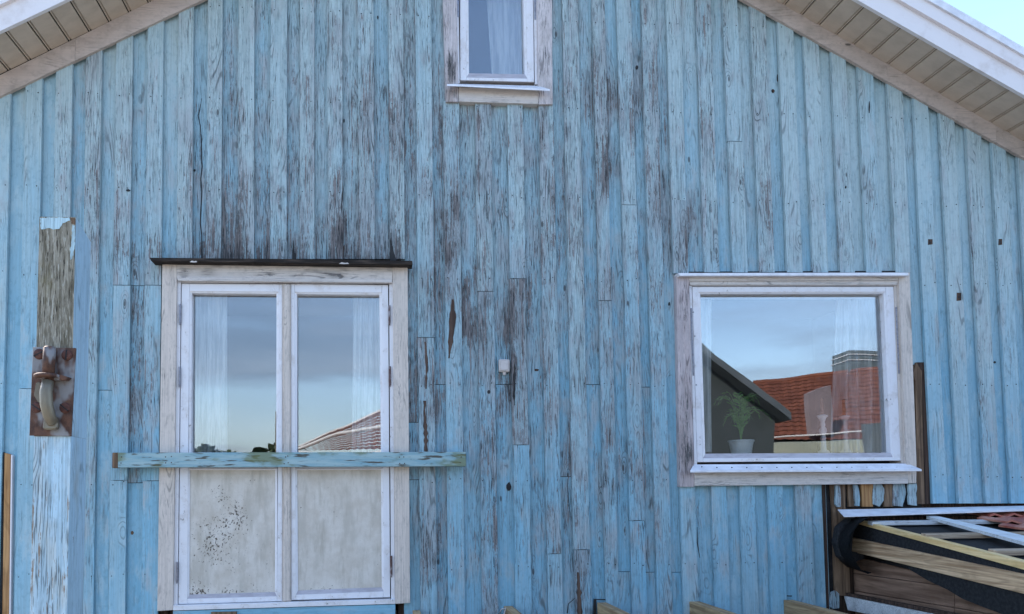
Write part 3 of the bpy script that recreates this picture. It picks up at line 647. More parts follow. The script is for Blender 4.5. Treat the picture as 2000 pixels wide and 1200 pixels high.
# --- small upper window
uw = slab('window', [(890.5, -60), (894, 163), (898, 163), (894.5, -60)], FRM, .09, MSASH, house, label='narrow attic window with white sash under the gable peak')
slab('jamb', [(1042, -60), (1045, 165), (1051, 165), (1048, -60)], FRM, .09, MSASH, uw)
slab('jamb', [(894.8, -64), (894.8, -52), (1041.8, -52), (1041.8, -64)], FRM, .09, MSASH, uw)
worn_slab('casing', [(863, -90), (890.2, -90), (895.5, 199), (871, 199)], CAS, .001, painted('rotting_casing', (.62, .56, .56), (.6, .55, .56), (.34, .27, .24), wear0=.25, crack=1.3), uw, [(884, 135, 9, 30, .6), (885, 185, 9, 14, .45), (872, 90, 6, 80, .2), (880, 30, 8, 40, .15)], 4, 16)
slab('casing', [(1048.3, -90), (1051.3, 204), (1079.5, 204), (1077.5, -90)], CAS, .001, painted('worn_casing', (.66, .60, .60), (.6, .55, .56), (.42, .36, .34), wear0=.28, crack=1.2), uw, .0015)
slab('head_casing', [(890.5, -95), (890.5, -64.5), (1048, -64.5), (1048, -95)], CAS, .001, MWHITEX, uw, .0015)
su = ((898.8, -52), (1040.8, -52), (1043.2, 160.5), (899, 157)); gu = ((914.5, -38), (1021.5, -38), (1025, 145.5), (916, 143.5))
frame4('sash', su, rim(gu, 5, 8), SAS, .05, MSASH, uw); beads(rim(gu, 5, 8), gu, SAS+.003, .049, MSASH, uw)
pane([(913.5, -39), (1022.5, -39), (1026, 146.5), (915, 144.5)], uw)
mesh_obj('sill', prism_bm([P(894, 164, -.028), P(1050, 168, -.028), P(1074, 174.5, -.098), P(873, 164.5, -.098)], Vector((0, 0, -.012))), MMETAL, uw)
slab('apron', [(896, 170), (896, 198.5), (1051, 203.5), (1051, 176)], CAS+.001, .001, MWHITEX, uw, .0015)
for a in ((893.2, 896.5), (1043.5, 1046.5)): slab('window_latch', [(a[0], -20), (a[0]+.4, 33 if a[0] < 1000 else 38), (a[1]+.4, 33 if a[0] < 1000 else 38), (a[1], -20)], FRM-.004, FRM, MGREYM, uw)

# ------------------------------------------------------------------ rooms behind the glass
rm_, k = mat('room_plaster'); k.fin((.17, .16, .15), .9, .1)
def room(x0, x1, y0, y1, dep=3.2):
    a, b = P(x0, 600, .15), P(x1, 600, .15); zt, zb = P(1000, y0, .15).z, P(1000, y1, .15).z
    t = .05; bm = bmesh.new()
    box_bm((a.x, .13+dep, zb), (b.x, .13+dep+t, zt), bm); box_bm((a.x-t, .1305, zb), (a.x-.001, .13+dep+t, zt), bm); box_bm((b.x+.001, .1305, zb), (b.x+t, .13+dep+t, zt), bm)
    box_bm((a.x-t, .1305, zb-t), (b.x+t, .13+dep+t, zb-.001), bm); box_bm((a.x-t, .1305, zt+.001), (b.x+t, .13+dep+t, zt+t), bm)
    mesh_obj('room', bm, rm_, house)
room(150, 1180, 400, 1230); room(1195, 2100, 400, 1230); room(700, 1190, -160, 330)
sillm = simple('indoor_sill_paint', (.70, .70, .70), (.62, .62, .62), (9, 9, 9), .4)
mesh_obj('inner_sill', prism_bm([P(1345, 886.5, .056), P(1765, 884.5, .056), Vector((P(1765, 886, .056).x, .30, P(1765, 884.5, .056).z)), Vector((P(1345, 886, .056).x, .30, P(1345, 886.5, .056).z))], Vector((0, 0, -.03))), sillm, house)
cm, k = mat('sheer_curtain'); nt = k.t
lace_fold_shade = k.ramp(k.noise((34, 34, 3), det=4, rough=.6), .38, .64)  # upright streaks paint pleat shading into the cloth and vary its sheerness
k.fin(k.mix(lace_fold_shade, (.88, .89, .90), (.62, .66, .70)), .8, .1)
tr = k.n('ShaderNodeBsdfTranslucent'); tr.inputs[0].default_value = (.6, .64, .68, 1); mx = k.n('ShaderNodeMixShader'); mx.inputs[0].default_value = .35
tp = k.n('ShaderNodeBsdfTransparent'); m2 = k.n('ShaderNodeMixShader'); k.put(m2.inputs[0], k.m('MULTIPLY', lace_fold_shade, .2))
k.put(mx.inputs[1], k.b.outputs[0]); k.put(mx.inputs[2], tr.outputs[0]); k.put(m2.inputs[1], mx.outputs[0]); k.put(m2.inputs[2], tp.outputs[0])
nt.links.new(m2.outputs[0], nt.nodes['Material Output'].inputs[0])
def curtain(top, bot, y, folds, amp, label, lean=0):
    """top=(x0,x1,y) bot=(x0,x1,y) : pleated cloth"""
    bm = bmesh.new(); NX, NZ = folds*8, 14; vs = []
    for j in range(NZ+1):
        v = j/NZ
        for i in range(NX+1):
            u = i/NX; x0 = top[0]*(1-v)+bot[0]*v; x1 = top[1]*(1-v)+bot[1]*v
            uu = u+.012*math.sin(v*5+u*9)
            p = P(x0+(x1-x0)*uu, top[2]*(1-v)+bot[2]*v, y); p.y += amp*math.sin(u*folds*2*math.pi+math.sin(v*2.2)*.8)*(.7+.5*v)+.01*math.sin(u*17+v*3)
            vs.append(bm.verts.new(p))
    for j in range(NZ):
        for i in range(NX): a = j*(NX+1)+i; bm.faces.new((vs[a], vs[a+1], vs[a+NX+2], vs[a+NX+1]))
    return mesh_obj('curtain', bm, cm, None, smooth=True, label=label, cat='curtain')
curtain((366, 444, 556), (362, 446, 1200), .13, 3, .022, 'pale sheer curtain hanging inside the left leaf of the double door')
curtain((690, 752, 560), (682, 752, 1200), .13, 3, .022, 'pale sheer curtain at the far right edge of the double door')
curtain((1636, 1742, 560), (1630, 1750, 884), .20, 5, .045, 'patterned sheer curtain hanging at the right side of the wide window')
curtain((1364, 1388, 560), (1368, 1392, 884), .13, 1, .015, 'narrow strip of sheer curtain at the left edge of the wide window')
curtain((945, 1032, -60), (965, 1036, 170), .13, 2, .02, 'pale net curtain drawn across the right of the attic window')
# potted palm
MPOT = simple('pot_glaze', (.72, .74, .76), (.66, .68, .70), (8, 8, 8), .3, .5); MSOIL = simple('soil', (.05, .035, .025), (.09, .06, .04), (80, 80, 80), .9)
MLEAF = simple('palm_leaf', (.16, .34, .09), (.26, .44, .15), (30, 30, 30), .5, .4)
sz = P(1448, 886, .056).z; pc = P(1448, 884, .20); pc.z = sz
plant = empty('potted_plant', pc, 'feathery green palm in a white pot on the sill inside the wide window', 'potted plant')
u_ = 1450/4.95
mesh_obj('pot', lathe_bm([(.062, 0), (.065, .002), (.080, .085), (.086, .088), (.086, .098), (.080, .098), (.077, .08)], pc, 28), MPOT, plant, smooth=False)
mesh_obj('soil', lathe_bm([(.075, .0785), (.074, .082), (.0, .084)], pc, 16), MSOIL, plant)
for i in range(22):
    az = i*2.4+random.uniform(-.3, .3); h = random.uniform(.24, .42); rr = random.uniform(.06, .20); pts = []
    for t in [q/8 for q in range(9)]: pts.append(Vector((pc.x+math.cos(az)*rr*t**1.4, pc.y+math.sin(az)*rr*.55*t**1.4, pc.z+.08+h*(1-(1-t)**1.9)-.12*t**3*rr/.2)))
    bm = tube_bm(pts, [.0022-.0016*t/8 for t in range(9)], 5)
    for q in range(2, 9):
        p = pts[q]; d = (pts[q]-pts[q-1]).normalized(); sd_ = d.cross(Vector((0, 0, 1))); sd_ = sd_.normalized() if sd_.length > .1 else Vector((1, 0, 0))
        for s in (1, -1):
            tip = p+sd_*s*.055*(1.15-q/10)+d*.035+Vector((0, 0, -.018)); w = d*.006
            bm.faces.new([bm.verts.new(x) for x in (p-w, (p+tip)/2+w*.9, tip, (p+tip)/2-w*.9)])
    mesh_obj('frond', bm, MLEAF, plant)
MTURN = simple('turned_painted_wood', (.85, .78, .78), (.75, .68, .68), (20, 20, 20), .4, .5); MCAND = simple('brown_candle', (.20, .09, .05), (.27, .13, .08), (20, 20, 20), .5)
for (px, top, lab) in ((1609, 778, 'left of the two turned pale candlesticks with brown candles on the indoor sill'), (1652, 780, 'candlestick standing in front of the sheer curtain, right one of the pair')):
    c = P(px, 884, .10); c.z = sz; H = P(px, top, .10).z-sz
    cs = empty('candlestick', c, lab, 'candlestick', 'candlesticks on the window sill')
    hb = H*.70
    mesh_obj('stem', lathe_bm([(.036, 0), (.037, .012), (.020, .022), (.016, hb*.35), (.020, hb*.40), (.013, hb*.45), (.024, hb*.56), (.024, hb*.62), (.013, hb*.68), (.017, hb*.74), (.013, hb*.80), (.022, hb*.90), (.034, hb*.95), (.034, hb*.98), (.012, hb)], c, 18), MTURN, cs, smooth=True)
    mesh_obj('candle', lathe_bm([(.010, hb-.01), (.010, H-.004), (.004, H)], c, 12), MCAND, cs)

# ------------------------------------------------------------------ things fixed to the wall
MSCREW0 = simple('rusty_nail', (.05, .025, .02), (.09, .045, .03), (60, 60, 60), .7)
pk = empty('barrier_plank', P(565, 914, -.09), 'long blue-green mossy plank nailed flat across the double door', 'plank')
MB2, k = mat('mossy_blue_plank'); k.vec()
a1 = k.noise((3.2, 30, 30), det=7, rough=.7); a2 = k.noise((9, 60, 60), det=5); a3 = k.noise((4, 4, 9), det=4)
c = k.mix(k.ramp(a1, .38, .62), (.22, .37, .42), (.34, .46, .47)); c = k.mix(k.ramp(a2, .56, .66), c, (.09, .085, .07)); c = k.mix(k.ramp(a3, .5, .64, 0, .75), c, (.15, .17, .07))
k.fin(c, .7, .2); k.bump(k.m('ADD', a1, a2), .5, .004)
slab('plank_body', [(230, 884.5), (230, 913.5), (910, 911), (910, 883)], -.115, -.06, MB2, pk, .002)
slab('end_grain', [(219, 884.5), (218.5, 914.5), (229.7, 914), (229.7, 884)], -.116, -.062, MW_OLD, pk, .003)
pn = bmesh.new()
for x in (236, 322, 333, 556, 563, 780, 789, 899):
    for y in (892, 905): disc(pn, P(x+random.uniform(-2, 2), y+random.uniform(-1.5, 1.5), -.1156), .0038)
mesh_obj('nail_heads', pn, MSCREW0, pk)
slab('spacer_block', [(770, 886), (770, 911), (800, 910), (800, 886)], -.0595, -.0465, MW_OLD, pk)
sn = empty('outdoor_sensor', P(985, 714, Y_U), 'small beige square plastic sensor cover fixed on the blue boards', 'sensor')
slab('housing', [(974.5, 701.5), (975.5, 726), (995.5, 726.5), (995.5, 702)], -.040, -.0005, MBEIGE, sn, .006)
slab('cover', [(977, 704), (977.7, 723), (993, 723), (993, 704)], -.044, -.0402, MBEIGE, sn, .003)
mesh_obj('gland', lathe_bm([(.008, -.02), (.011, -.012), (.012, 0)], P(985, 727, -.02), 10), MBEIGE, sn)

# ------------------------------------------------------------------ gate post with latch, close to the camera
PY = -2.5
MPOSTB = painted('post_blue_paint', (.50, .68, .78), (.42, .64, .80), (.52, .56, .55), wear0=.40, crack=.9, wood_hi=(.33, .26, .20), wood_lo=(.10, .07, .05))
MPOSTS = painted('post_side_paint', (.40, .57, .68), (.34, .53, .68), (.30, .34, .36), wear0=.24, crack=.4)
gp = empty('gate_post', Vector((P(110, 1000, PY).x, PY, 0)), 'square wooden gate post, bare grey wood above and cracked blue paint below, with rusty latch', 'post')
def post_seg(name, y0, y1, m, x0t, x1t, x0b, x1b, tb=None, grow=0.0):
    f = [P(x0t, y0, PY-grow), P(x1t, y0, PY-grow), P(x1b, y1, PY-grow), P(x0b, y1, PY-grow)]
    return f
XL = lambda y: 77-(y-425)*.0245; XR = lambda y: 148-(y-425)*.0225
TH = .115
zt = P(112, 424, PY).z; zg = 0.0
lt, rt = P(XL(424), 424, PY), P(XR(424), 424, PY)
lb, rb = P(XL(1200), 1200, PY), P(XR(1200), 1200, PY)
def ext(a, b, z): t = (z-a.z)/(b.z-a.z); return a+(b-a)*t
zc = P(112, 455, PY).z; zm = P(105, 852, PY).z
def seg(name, z0, z1, m, notch=False):
    pts = [ext(lt, lb, z0), ext(rt, rb, z0), ext(rt, rb, z1), ext(lt, lb, z1)]
    bm = bmesh.new(); fr_ = [bm.verts.new(p) for p in pts]
    dz = -.035 if notch else 0
    bkv = [bm.verts.new((p.x, PY+TH, p.z+(dz if p.z > z0+1e-4 and i == 2 else 0))) for i, p in enumerate(pts)]
    fcs = [bm.faces.new(fr_), bm.faces.new(bkv[::-1])]
    for i in range(4):
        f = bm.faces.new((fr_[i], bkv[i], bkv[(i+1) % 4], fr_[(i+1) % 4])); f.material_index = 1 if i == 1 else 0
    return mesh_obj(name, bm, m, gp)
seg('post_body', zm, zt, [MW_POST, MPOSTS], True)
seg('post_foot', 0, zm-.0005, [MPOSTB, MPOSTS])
def flake(name, px, m, yf, th=.0012):
    q = []
    for (a, b), (c, d) in zip(px, px[1:]+px[:1]):
        n_ = max(1, int(math.hypot(c-a, d-b)/3.5))
        for i_ in range(n_): t_ = i_/n_; q.append((a+(c-a)*t_+(random.uniform(-1, 1) if i_ else 0), b+(d-b)*t_+(random.uniform(-1.4, 1.4) if i_ else 0)))
    return slab(name, q, yf, yf+th, m, gp)
MCAPP = painted('post_cap_paint', (.50, .68, .74), (.42, .64, .78), (.5, .55, .5), wear0=.22, crack=.8)
flake('paint_flake', [(78, 425.5), (135, 425), (137, 431), (122, 436), (116, 447), (104, 449), (92, 446), (80, 448)], MCAPP, PY-.0014)
flake('paint_flake', [(141, 440), (146, 441), (146, 478), (141, 505), (137.5, 508), (137, 488), (140, 468)], MCAPP, PY-.0014)
flake('bare_corner', [(137.5, 426), (147, 427), (146.5, 439), (139, 437)], MW_OLD, PY-.0016)
MRUST, k = mat('rusted_iron')
r1 = k.noise((28, 28, 22), det=6, rough=.7); r2 = k.noise((14, 14, 9), det=3)
c = k.mix(k.ramp(r1, .35, .65), (.055, .028, .022), (.15, .072, .045)); c = k.mix(k.ramp(r2, .50, .60), c, (.26, .25, .25)); c = k.mix(k.ramp(r1, .66, .75), c, (.33, .20, .11))
k.fin(c, .65, .4, .25); k.bump(r1, .5, .003)
MSCREW = simple('rusty_screw', (.07, .028, .022), (.13, .055, .04), (60, 60, 60), .7, .3, bump=.3)
MHOOK = simple('worn_galvanised', (.21, .18, .13), (.13, .10, .07), (25, 25, 12), .42, .5, .35, bump=.1)
slab('latch_plate', [(64, 678), (57, 851), (138.5, 852.5), (148, 680)], PY-.007, PY-.0005, MRUST, gp, .001)
for (x, y, an) in ((77, 692, .5), (131, 694, 1.5), (72, 796, -.6), (127, 797, -.7)):
    c = P(x, y, PY-.007); sc_ = empty('screw', c, parent=gp)
    bm = bmesh.new(); seg_ = 16; R_ = .0158
    rings = [[bm.verts.new((c.x+r*math.cos(t*2*math.pi/seg_), PY-.007-h, c.z+r*math.sin(t*2*math.pi/seg_))) for t in range(seg_)] for r, h in ((R_, 0), (R_*.93, .004), (R_*.6, .0065), (R_*.1, .0072))]
    for a, b in zip(rings, rings[1:]):
        for i in range(seg_): bm.faces.new((a[i], a[(i+1) % seg_], b[(i+1) % seg_], b[i]))
    bm.faces.new(rings[-1]); mesh_obj('screw_head', bm, MSCREW, sc_)
    d = Vector((math.cos(an), 0, math.sin(an)))*R_*.92; n_ = Vector((-math.sin(an), 0, math.cos(an)))*.0017
    mesh_obj('slot', prism_bm([Vector((c.x, PY-.0147, c.z))+q for q in (d+n_, d-n_, -d-n_, -d+n_)], Vector((0, .004, 0))), MDARK, sc_)
# round bolt above, collar, then the hook that curls down
bt = P(97, 680, PY-.03); bb = P(94, 738, PY-.03)
mesh_obj('latch_bolt', tube_bm([(bt.x, bt.y, bt.z+.004), (bt.x, bt.y, bt.z), (bb.x, bb.y, bb.z-.01)], [.012, .0165, .0165], 16), MRUST, gp, smooth=True)
cl = P(92, 735, PY-.03)
mesh_obj('collar', lathe_bm([(.030, -.006), (.034, -.003), (.034, .003), (.028, .006)], cl, 20), MRUST, gp, smooth=True)
slab('collar_plate', [(86, 730), (73, 737), (80, 741), (128, 743), (134, 737), (118, 732)], PY-.030, PY-.0075, MRUST, gp, .001)
hk = [(94, 744, .035), (90, 765, .040), (91, 790, .042), (96, 812, .037), (101, 822, .026), (102, 826, .014)]
mesh_obj('hook', tube_bm([P(x, y, PY-d) for x, y, d in hk], [.0155, .0165, .0172, .0165, .0155, .015], 16), MHOOK, gp, smooth=True)
slab('hook_tip', [(85, 812), (82, 837), (86, 839.5), (108, 839), (112, 836), (110, 813)], PY-.026, PY-.0075, MHOOK, gp, .004)
slab('embossed_loop', [(70, 748), (66, 772), (74, 786), (82, 788), (82, 750), (76, 746)], PY-.0105, PY-.0072, MHOOK, gp, .001)

# ------------------------------------------------------------------ bare batten and painted dark gap at the left edge of the wall
slab('batten_and_gap_shade', [(9, 885), (4, 1235), (17, 1235), (21, 888)], -.030, .0, MW_ORG, house)
slab('batten_and_gap_shade', [(0, 880), (-4, 1235), (3, 1235), (8, 884)], -.018, .0, MDARK, house)  # near-black strip stands in for the shaded gap left of the batten
slab('batten_edge', [(21.5, 888), (17.5, 1235), (20, 1235), (24, 890)], -.031, -.001, MBARGE, house)

# ------------------------------------------------------------------ deck joists sticking out of the wall
def joist(xl, xr, yt, lab):
    a, b = P(xl, yt, -.03), P(xr, yt, -.03); z1 = a.z; z0 = z1-.17
    mesh_obj('deck_joist', box_bm((a.x, -2.2, z0), (b.x, -.031, z1)), MW_JOIST, None, .002, label=lab, cat='joist', group='deck joists left sticking out of the wall')
joist(1530, 1548, 1172, 'bare deck joist nearest the broken lean-to wall'); joist(1346, 1366, 1175, 'bare deck joist below the left corner of the wide window')
joist(1166, 1184, 1177, 'bare deck joist between the wide window and the sensor column'); joist(984, 1001, 1184, 'bare deck joist just right of the double door, top barely in view')
joist(806, 820, 1192, 'bare deck joist directly below the right casing of the door')
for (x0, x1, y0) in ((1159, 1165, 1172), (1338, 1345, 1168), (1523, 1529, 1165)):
    slab('joist_recess_shade', [(x0, y0), (x0, 1240), (x1, 1240), (x1, y0)], -.0245, -.0235, MDARK, house)  # thin dark sheet painted in for the shaded recess beside the joist
    slab('joist_recess_shade', [(x0, y0-2), (x0, y0-.2), (x0+24, y0+.6), (x0+24, y0-1.5)], -.0245, -.0235, MDARK, house)  # shade line drawn along the top of the recess
slab('ledger_board', [(338, 1194), (338, 1240), (772, 1240), (772, 1181)], -.045, -.001, painted('ledger_paint', DEEP, DEEP, (.3, .35, .4), wear0=.15, axis='x'), house)
slab('broken_board_end', [(412, 1196), (412, 1215), (462, 1215), (462, 1195)], -.06, -.0455, MW_OLD, house)
cab = tube_bm([P(975, 1198, -.05), P(980, 1190, -.07), P(988, 1188, -.1), P(984, 1203, -.12)], .004, 8)
mesh_obj('cable', cab, MBEIGE, None, smooth=True, label='thin white cable end curling beside a joist at the bottom edge', cat='cable')

# ------------------------------------------------------------------ stripped cladding under the right window
def stub(pts, yf, m, name='broken_board'):
    q = []
    for (a, b), (c, d) in zip(pts, pts[1:]+pts[:1]):
        n_ = max(1, int(math.hypot(c-a, d-b)/6)) if m is MBLUE else 1
        for i_ in range(n_): t_ = i_/n_; j_ = .9 if i_ else 0; q.append((a+(c-a)*t_+random.uniform(-j_, j_), b+(d-b)*t_+random.uniform(-j_, j_)))
    o = slab(name, q, yf, yf+.016, m, house)
    if m is MBLUE:
        ca = o.data.color_attributes.new('wear', 'FLOAT_COLOR', 'POINT'); e = random.uniform(.25, .5)
        for v in o.data.vertices: ca.data[v.index].color = (e, .35, 0, 1)
    return o
slab('gap_shade', [(1610, 944), (1622, 1235), (1640, 1235), (1625, 944)], .0225, .0295, MDARK, house)  # near-black sheet stands in for the shade inside the corner gap
stub([(1606, 947), (1616, 1200), (1620, 1200), (1612, 947)], -.01, MW_DK)
stub([(1622, 946), (1626, 1000), (1631, 1162), (1661, 1166), (1655, 1010), (1651, 989), (1651, 946)], .0, MW_OLD, 'corner_stud')
stub([(1632, 948), (1632, 985), (1636, 991), (1643, 990), (1642, 965), (1639, 948)], -.022, MBLUE)
stub([(1656, 946), (1658, 990), (1676, 990), (1672, 946)], -.004, MW_OLD); stub([(1668, 947), (1671, 988), (1679, 989), (1679, 965), (1675, 947)], -.02, MBLUE)
stub([(1682, 946), (1684, 990), (1705, 990), (1705, 946)], -.006, MW_ORG); stub([(1706, 946), (1705, 985), (1718, 990), (1726, 978), (1727, 955), (1722, 946)], -.012, MBLUE)
stub([(1727, 946), (1727, 990), (1745, 990), (1744, 946)], -.004, MW_OLD); stub([(1745, 946), (1744, 988), (1763, 990), (1770, 960), (1767, 946)], -.010, MBLUE)
stub([(1775, 944.5), (1776, 986), (1791, 988), (1790, 944.5)], -.03, MBLUE)
slab('gap_shade', [(1606, 944), (1606, 992), (1800, 992), (1800, 944)], .0215, .022, MDARK, house)  # dark sheet paints the shade behind the broken boards
stub([(1783, 730), (1788, 745), (1792, 985), (1806, 985), (1800, 725), (1790, 708)], -.018, MW_OLD, 'bare_stud')
stub([(1790, 708), (1800.5, 725), (1806.5, 985), (1817, 985), (1809, 708)], -.010, MW_DK, 'bare_stud')
stub([(1625, 1157), (1622, 1185), (1628, 1190), (1639, 1188), (1639, 1160), (1632, 1154)], -.024, MBLUE)
slab('splinter', [(1924, 932), (1927, 984), (1934, 984), (1931, 955), (1927, 930)], -.028, -.0225, MW_ORG, house)

# ------------------------------------------------------------------ lean-to roof being taken down
X0 = Q(1660, 1050, P(1660, 1050, -.03).x).x
def rp(px, py, dx=0.0): return Q(px, py, X0+dx)
lean = empty('lean_to_roof', (X0, -.05, 0), 'half demolished lean-to with black roofing felt, bare battens and a few red tiles', 'lean-to')
def xprism(name, pts, dx, th, m, label=None, bevel=0):
    return mesh_obj(name, prism_bm([rp(a, b, dx) for a, b in pts], Vector((th, 0, 0))), m, lean, bevel, **({'label': label} if label else {}))
xprism('rafter', [(1660, 1050), (1652, 1075), (2000, 1160), (2120, 1192), (2120, 1150), (2000, 1122)], 0, .045, MW_RAFT, bevel=.002)
xprism('edge_batten', [(1672, 1016), (1672, 1023), (2000, 1113), (2120, 1146), (2120, 1132), (2000, 1098)], .004, .045, MW_NEW, bevel=.002)
xprism('felt_edge', [(1664, 1012), (1663, 1049), (2000, 1121), (2120, 1149), (2120, 1140), (2000, 1106), (1672, 1020)], .012, .004, MFELT)
# roof plane carried by the felt edge
pA, pB = rp(1672, 1018, .01), rp(2000, 1104, .01); rsl_ = (pB.z-pA.z)/(pB.y-pA.y)
def roofz(y, h=0.0): return pA.z+(y-pA.y)*rsl_+h
def onroof(px, py, h=0.0):      # ray meets the lean-to roof plane raised by h
    d = ray(px, py); t = (pA.z+h-CAM.z+(CAM.y-pA.y)*rsl_)/(d.z-d.y*rsl_); return CAM+d*t
mesh_obj('roofing_felt', prism_bm([Vector((X0+.02, -.03, roofz(-.03, -.012))), Vector((X0+3, -.03, roofz(-.03, -.012))), Vector((X0+3, -1.9, roofz(-1.9, -.012))), Vector((X0+.02, -1.9, roofz(-1.9, -.012)))], Vector((0, 0, -.01))), MFELT, lean)
def roof_bar(name, px0, px1, py, hgt, dep, m, up=.0):
    a, b = onroof(px0, py, up), onroof(px1, py, up); y = a.y
    bm = prism_bm([Vector((a.x, y, roofz(y, 0))), Vector((a.x, y+dep, roofz(y+dep, 0))), Vector((a.x, y+dep, roofz(y+dep, hgt))), Vector((a.x, y, roofz(y, hgt)))], Vector((b.x-a.x, 0, 0)))
    return mesh_obj(name, bm, m, lean, .001)
MWB = painted('batten_white', (.66, .66, .66), (.6, .6, .62), (.4, .38, .36), wear0=.3, axis='x')
roof_bar('batten', 1704, 2300, 1027, .022, .045, MWB)
roof_bar('batten', 1812, 2300, 1053, .024, .05, MW_BATT)
roof_bar('batten', 1946, 2300, 1086, .026, .05, MW_BATT)
roof_bar('batten', 1676, 2300, 1017, .02, .04, MW_DK)
# flashing strip against the wall
mesh_obj('flashing', prism_bm([P(1636, 995.5, -.04), P(2060, 987, -.04), P(2060, 993, -.16), P(1648, 1008.5, -.16)], Vector((0, 0, -.004))), MMETAL, lean)
mesh_obj('flashing_lip', prism_bm([P(1648, 1008.5, -.1605), P(2060, 993, -.1605), P(2060, 993, -.1605)-Vector((0, 0, .012)), P(1648, 1008.5, -.1605)-Vector((0, 0, .006))], Vector((0, -.003, 0))), MMETAL, lean)
# pressed red tiles still lying
MTILE = simple('red_tile', (.32, .07, .045), (.55, .24, .16), (9, 9, 9), .4, .5, bump=.1)
def tile(cx, cy, w=.27, d=.25):
    c = onroof(cx, cy, .03); bm = bmesh.new(); N = 8; vs = []
    for j in range(3):
        for i in range(N+1):
            u = i/N; v = j/2; y = c.y-d*v; z = roofz(y, .026+.011*math.sin(u*4*math.pi)+(.018*v))
            vs.append(bm.verts.new((c.x+w*u-.02*v, y, z)))
    top = len(vs)
    for q in list(vs): bm.verts.new(q.co-Vector((0, 0, .012)))
    bm.verts.ensure_lookup_table(); V = bm.verts
    for j in range(2):
        for i in range(N):
            a = j*(N+1)+i; bm.faces.new((V[a], V[a+1], V[a+N+2], V[a+N+1])); bm.faces.new((V[top+a], V[top+a+N+1], V[top+a+N+2], V[top+a+1]))
    for i in range(N): a = 2*(N+1)+i; bm.faces.new((V[a], V[a+1], V[top+a+1], V[top+a])); bm.faces.new((V[i+1], V[i], V[top+i], V[top+i+1]))
    for j in range(2):
        a = j*(N+1); bm.faces.new((V[a], V[a+N+1], V[top+a+N+1], V[top+a])); a += N; bm.faces.new((V[a+N+1], V[a], V[top+a], V[top+a+N+1]))
    mesh_obj('roof_tile', bm, MTILE, lean)
t0 = onroof(1880, 1003, .03)
for row, (sx, sy, n) in enumerate(((1880, 998.5, 5), (1908, 1010, 5), (1950, 1024, 4))):
    c0 = onroof(sx, sy, .03)
    for i in range(n):
        c = c0+Vector((i*.275, 0, 0)); q = pix(c); tile(*q)
# felt roll hanging over the left end
arc = [(1680, 1011), (1655, 1014), (1640, 1026), (1629, 1042), (1626, 1060), (1630, 1080), (1641, 1096), (1655, 1108), (1667, 1110)]
bm = bmesh.new(); cols_ = []
for t in range(6):
    v = t/5; cols_.append([bm.verts.new(P(a, b, -.03)+Vector((.012*v*math.sin(i_*1.3)-.03*v*v, -.24*v, .02*v*math.sin(i_*.9)-(.02*v if i_ > 5 else 0)))) for i_, (a, b) in enumerate(arc)])
for A_, B_ in zip(cols_, cols_[1:]):
    for i_ in range(len(arc)-1): bm.faces.new((A_[i_], A_[i_+1], B_[i_+1], B_[i_]))
gm_ = bmesh.ops.solidify(bm, geom=list(bm.faces), thickness=.005)
mesh_obj('felt_flap', bm, MFELT, lean, smooth=True)
mesh_obj('felt_fold', prism_bm([P(a, b, -.10) for a, b in [(1662, 1012), (1640, 1030), (1634, 1060), (1642, 1088), (1663, 1105), (1672, 1096), (1690, 1092), (1688, 1082), (1662, 1078), (1668, 1040)]], Vector((.0, .06, 0))), MFELT, lean, .004)
# side wall of horizontal boards and the felt sagging over it
def sw(px, py): return rp(px, py, .055)
lines = [((1662, 1086), (2000, 1168)), ((1662, 1120), (2100, 1181)), ((1662, 1154), (2100, 1228)), ((1662, 1186), (2100, 1290)), ((1662, 1235), (2100, 1360))]
for (a, b), (c, d) in zip(lines, lines[1:]):
    for (u0, u1) in ((0, .46), (.463, 1)):
        L_ = lambda A, B, t: (A[0]+(B[0]-A[0])*t, A[1]+(B[1]-A[1])*t)
        q = [L_(a, b, u0), L_(a, b, u1), L_(c, d, u1), L_(c, d, u0)]; q[2] = (q[2][0], q[2][1]-1.2); q[3] = (q[3][0], q[3][1]-1.2)
        mesh_obj('siding_board', prism_bm([sw(*z) for z in q], Vector((.02, 0, 0))), MW_SIDE, lean, .001)
xprism('wall_backing', [(1660, 1076), (1660, 1240), (2100, 1400), (2100, 1180)], .08, .02, MDARK)
xprism('felt_skirt', [(1760, 1099), (1775, 1112), (1812, 1134), (1850, 1152), (1880, 1170), (1920, 1186), (1990, 1212), (2120, 1260), (2120, 1190), (2000, 1158)], .012, .004, MFELT)
xprism('white_board', [(1648, 1164), (1656, 1192), (1900, 1240), (2100, 1290), (2100, 1262), (1850, 1205)], -.03, .02, MWB)
xprism('moss_strip', [(1650, 1158), (1650, 1163.5), (1850, 1204), (2100, 1262), (2100, 1250), (1850, 1196)], -.028, .03, MW_DK)
wp = [onroof(1809, 1008, .035), onroof(1822, 1006, .035), onroof(2110, 1071, .05), onroof(2110, 1088, .05)]
mesh_obj('white_plank', prism_bm(wp, Vector((0, 0, -.02))), painted('plank_white', (.72, .75, .76), (.7, .74, .76), (.5, .52, .52), wear0=.12, axis='x'), None, .001, label='white painted plank lying aslant over the lean-to battens', cat='plank')

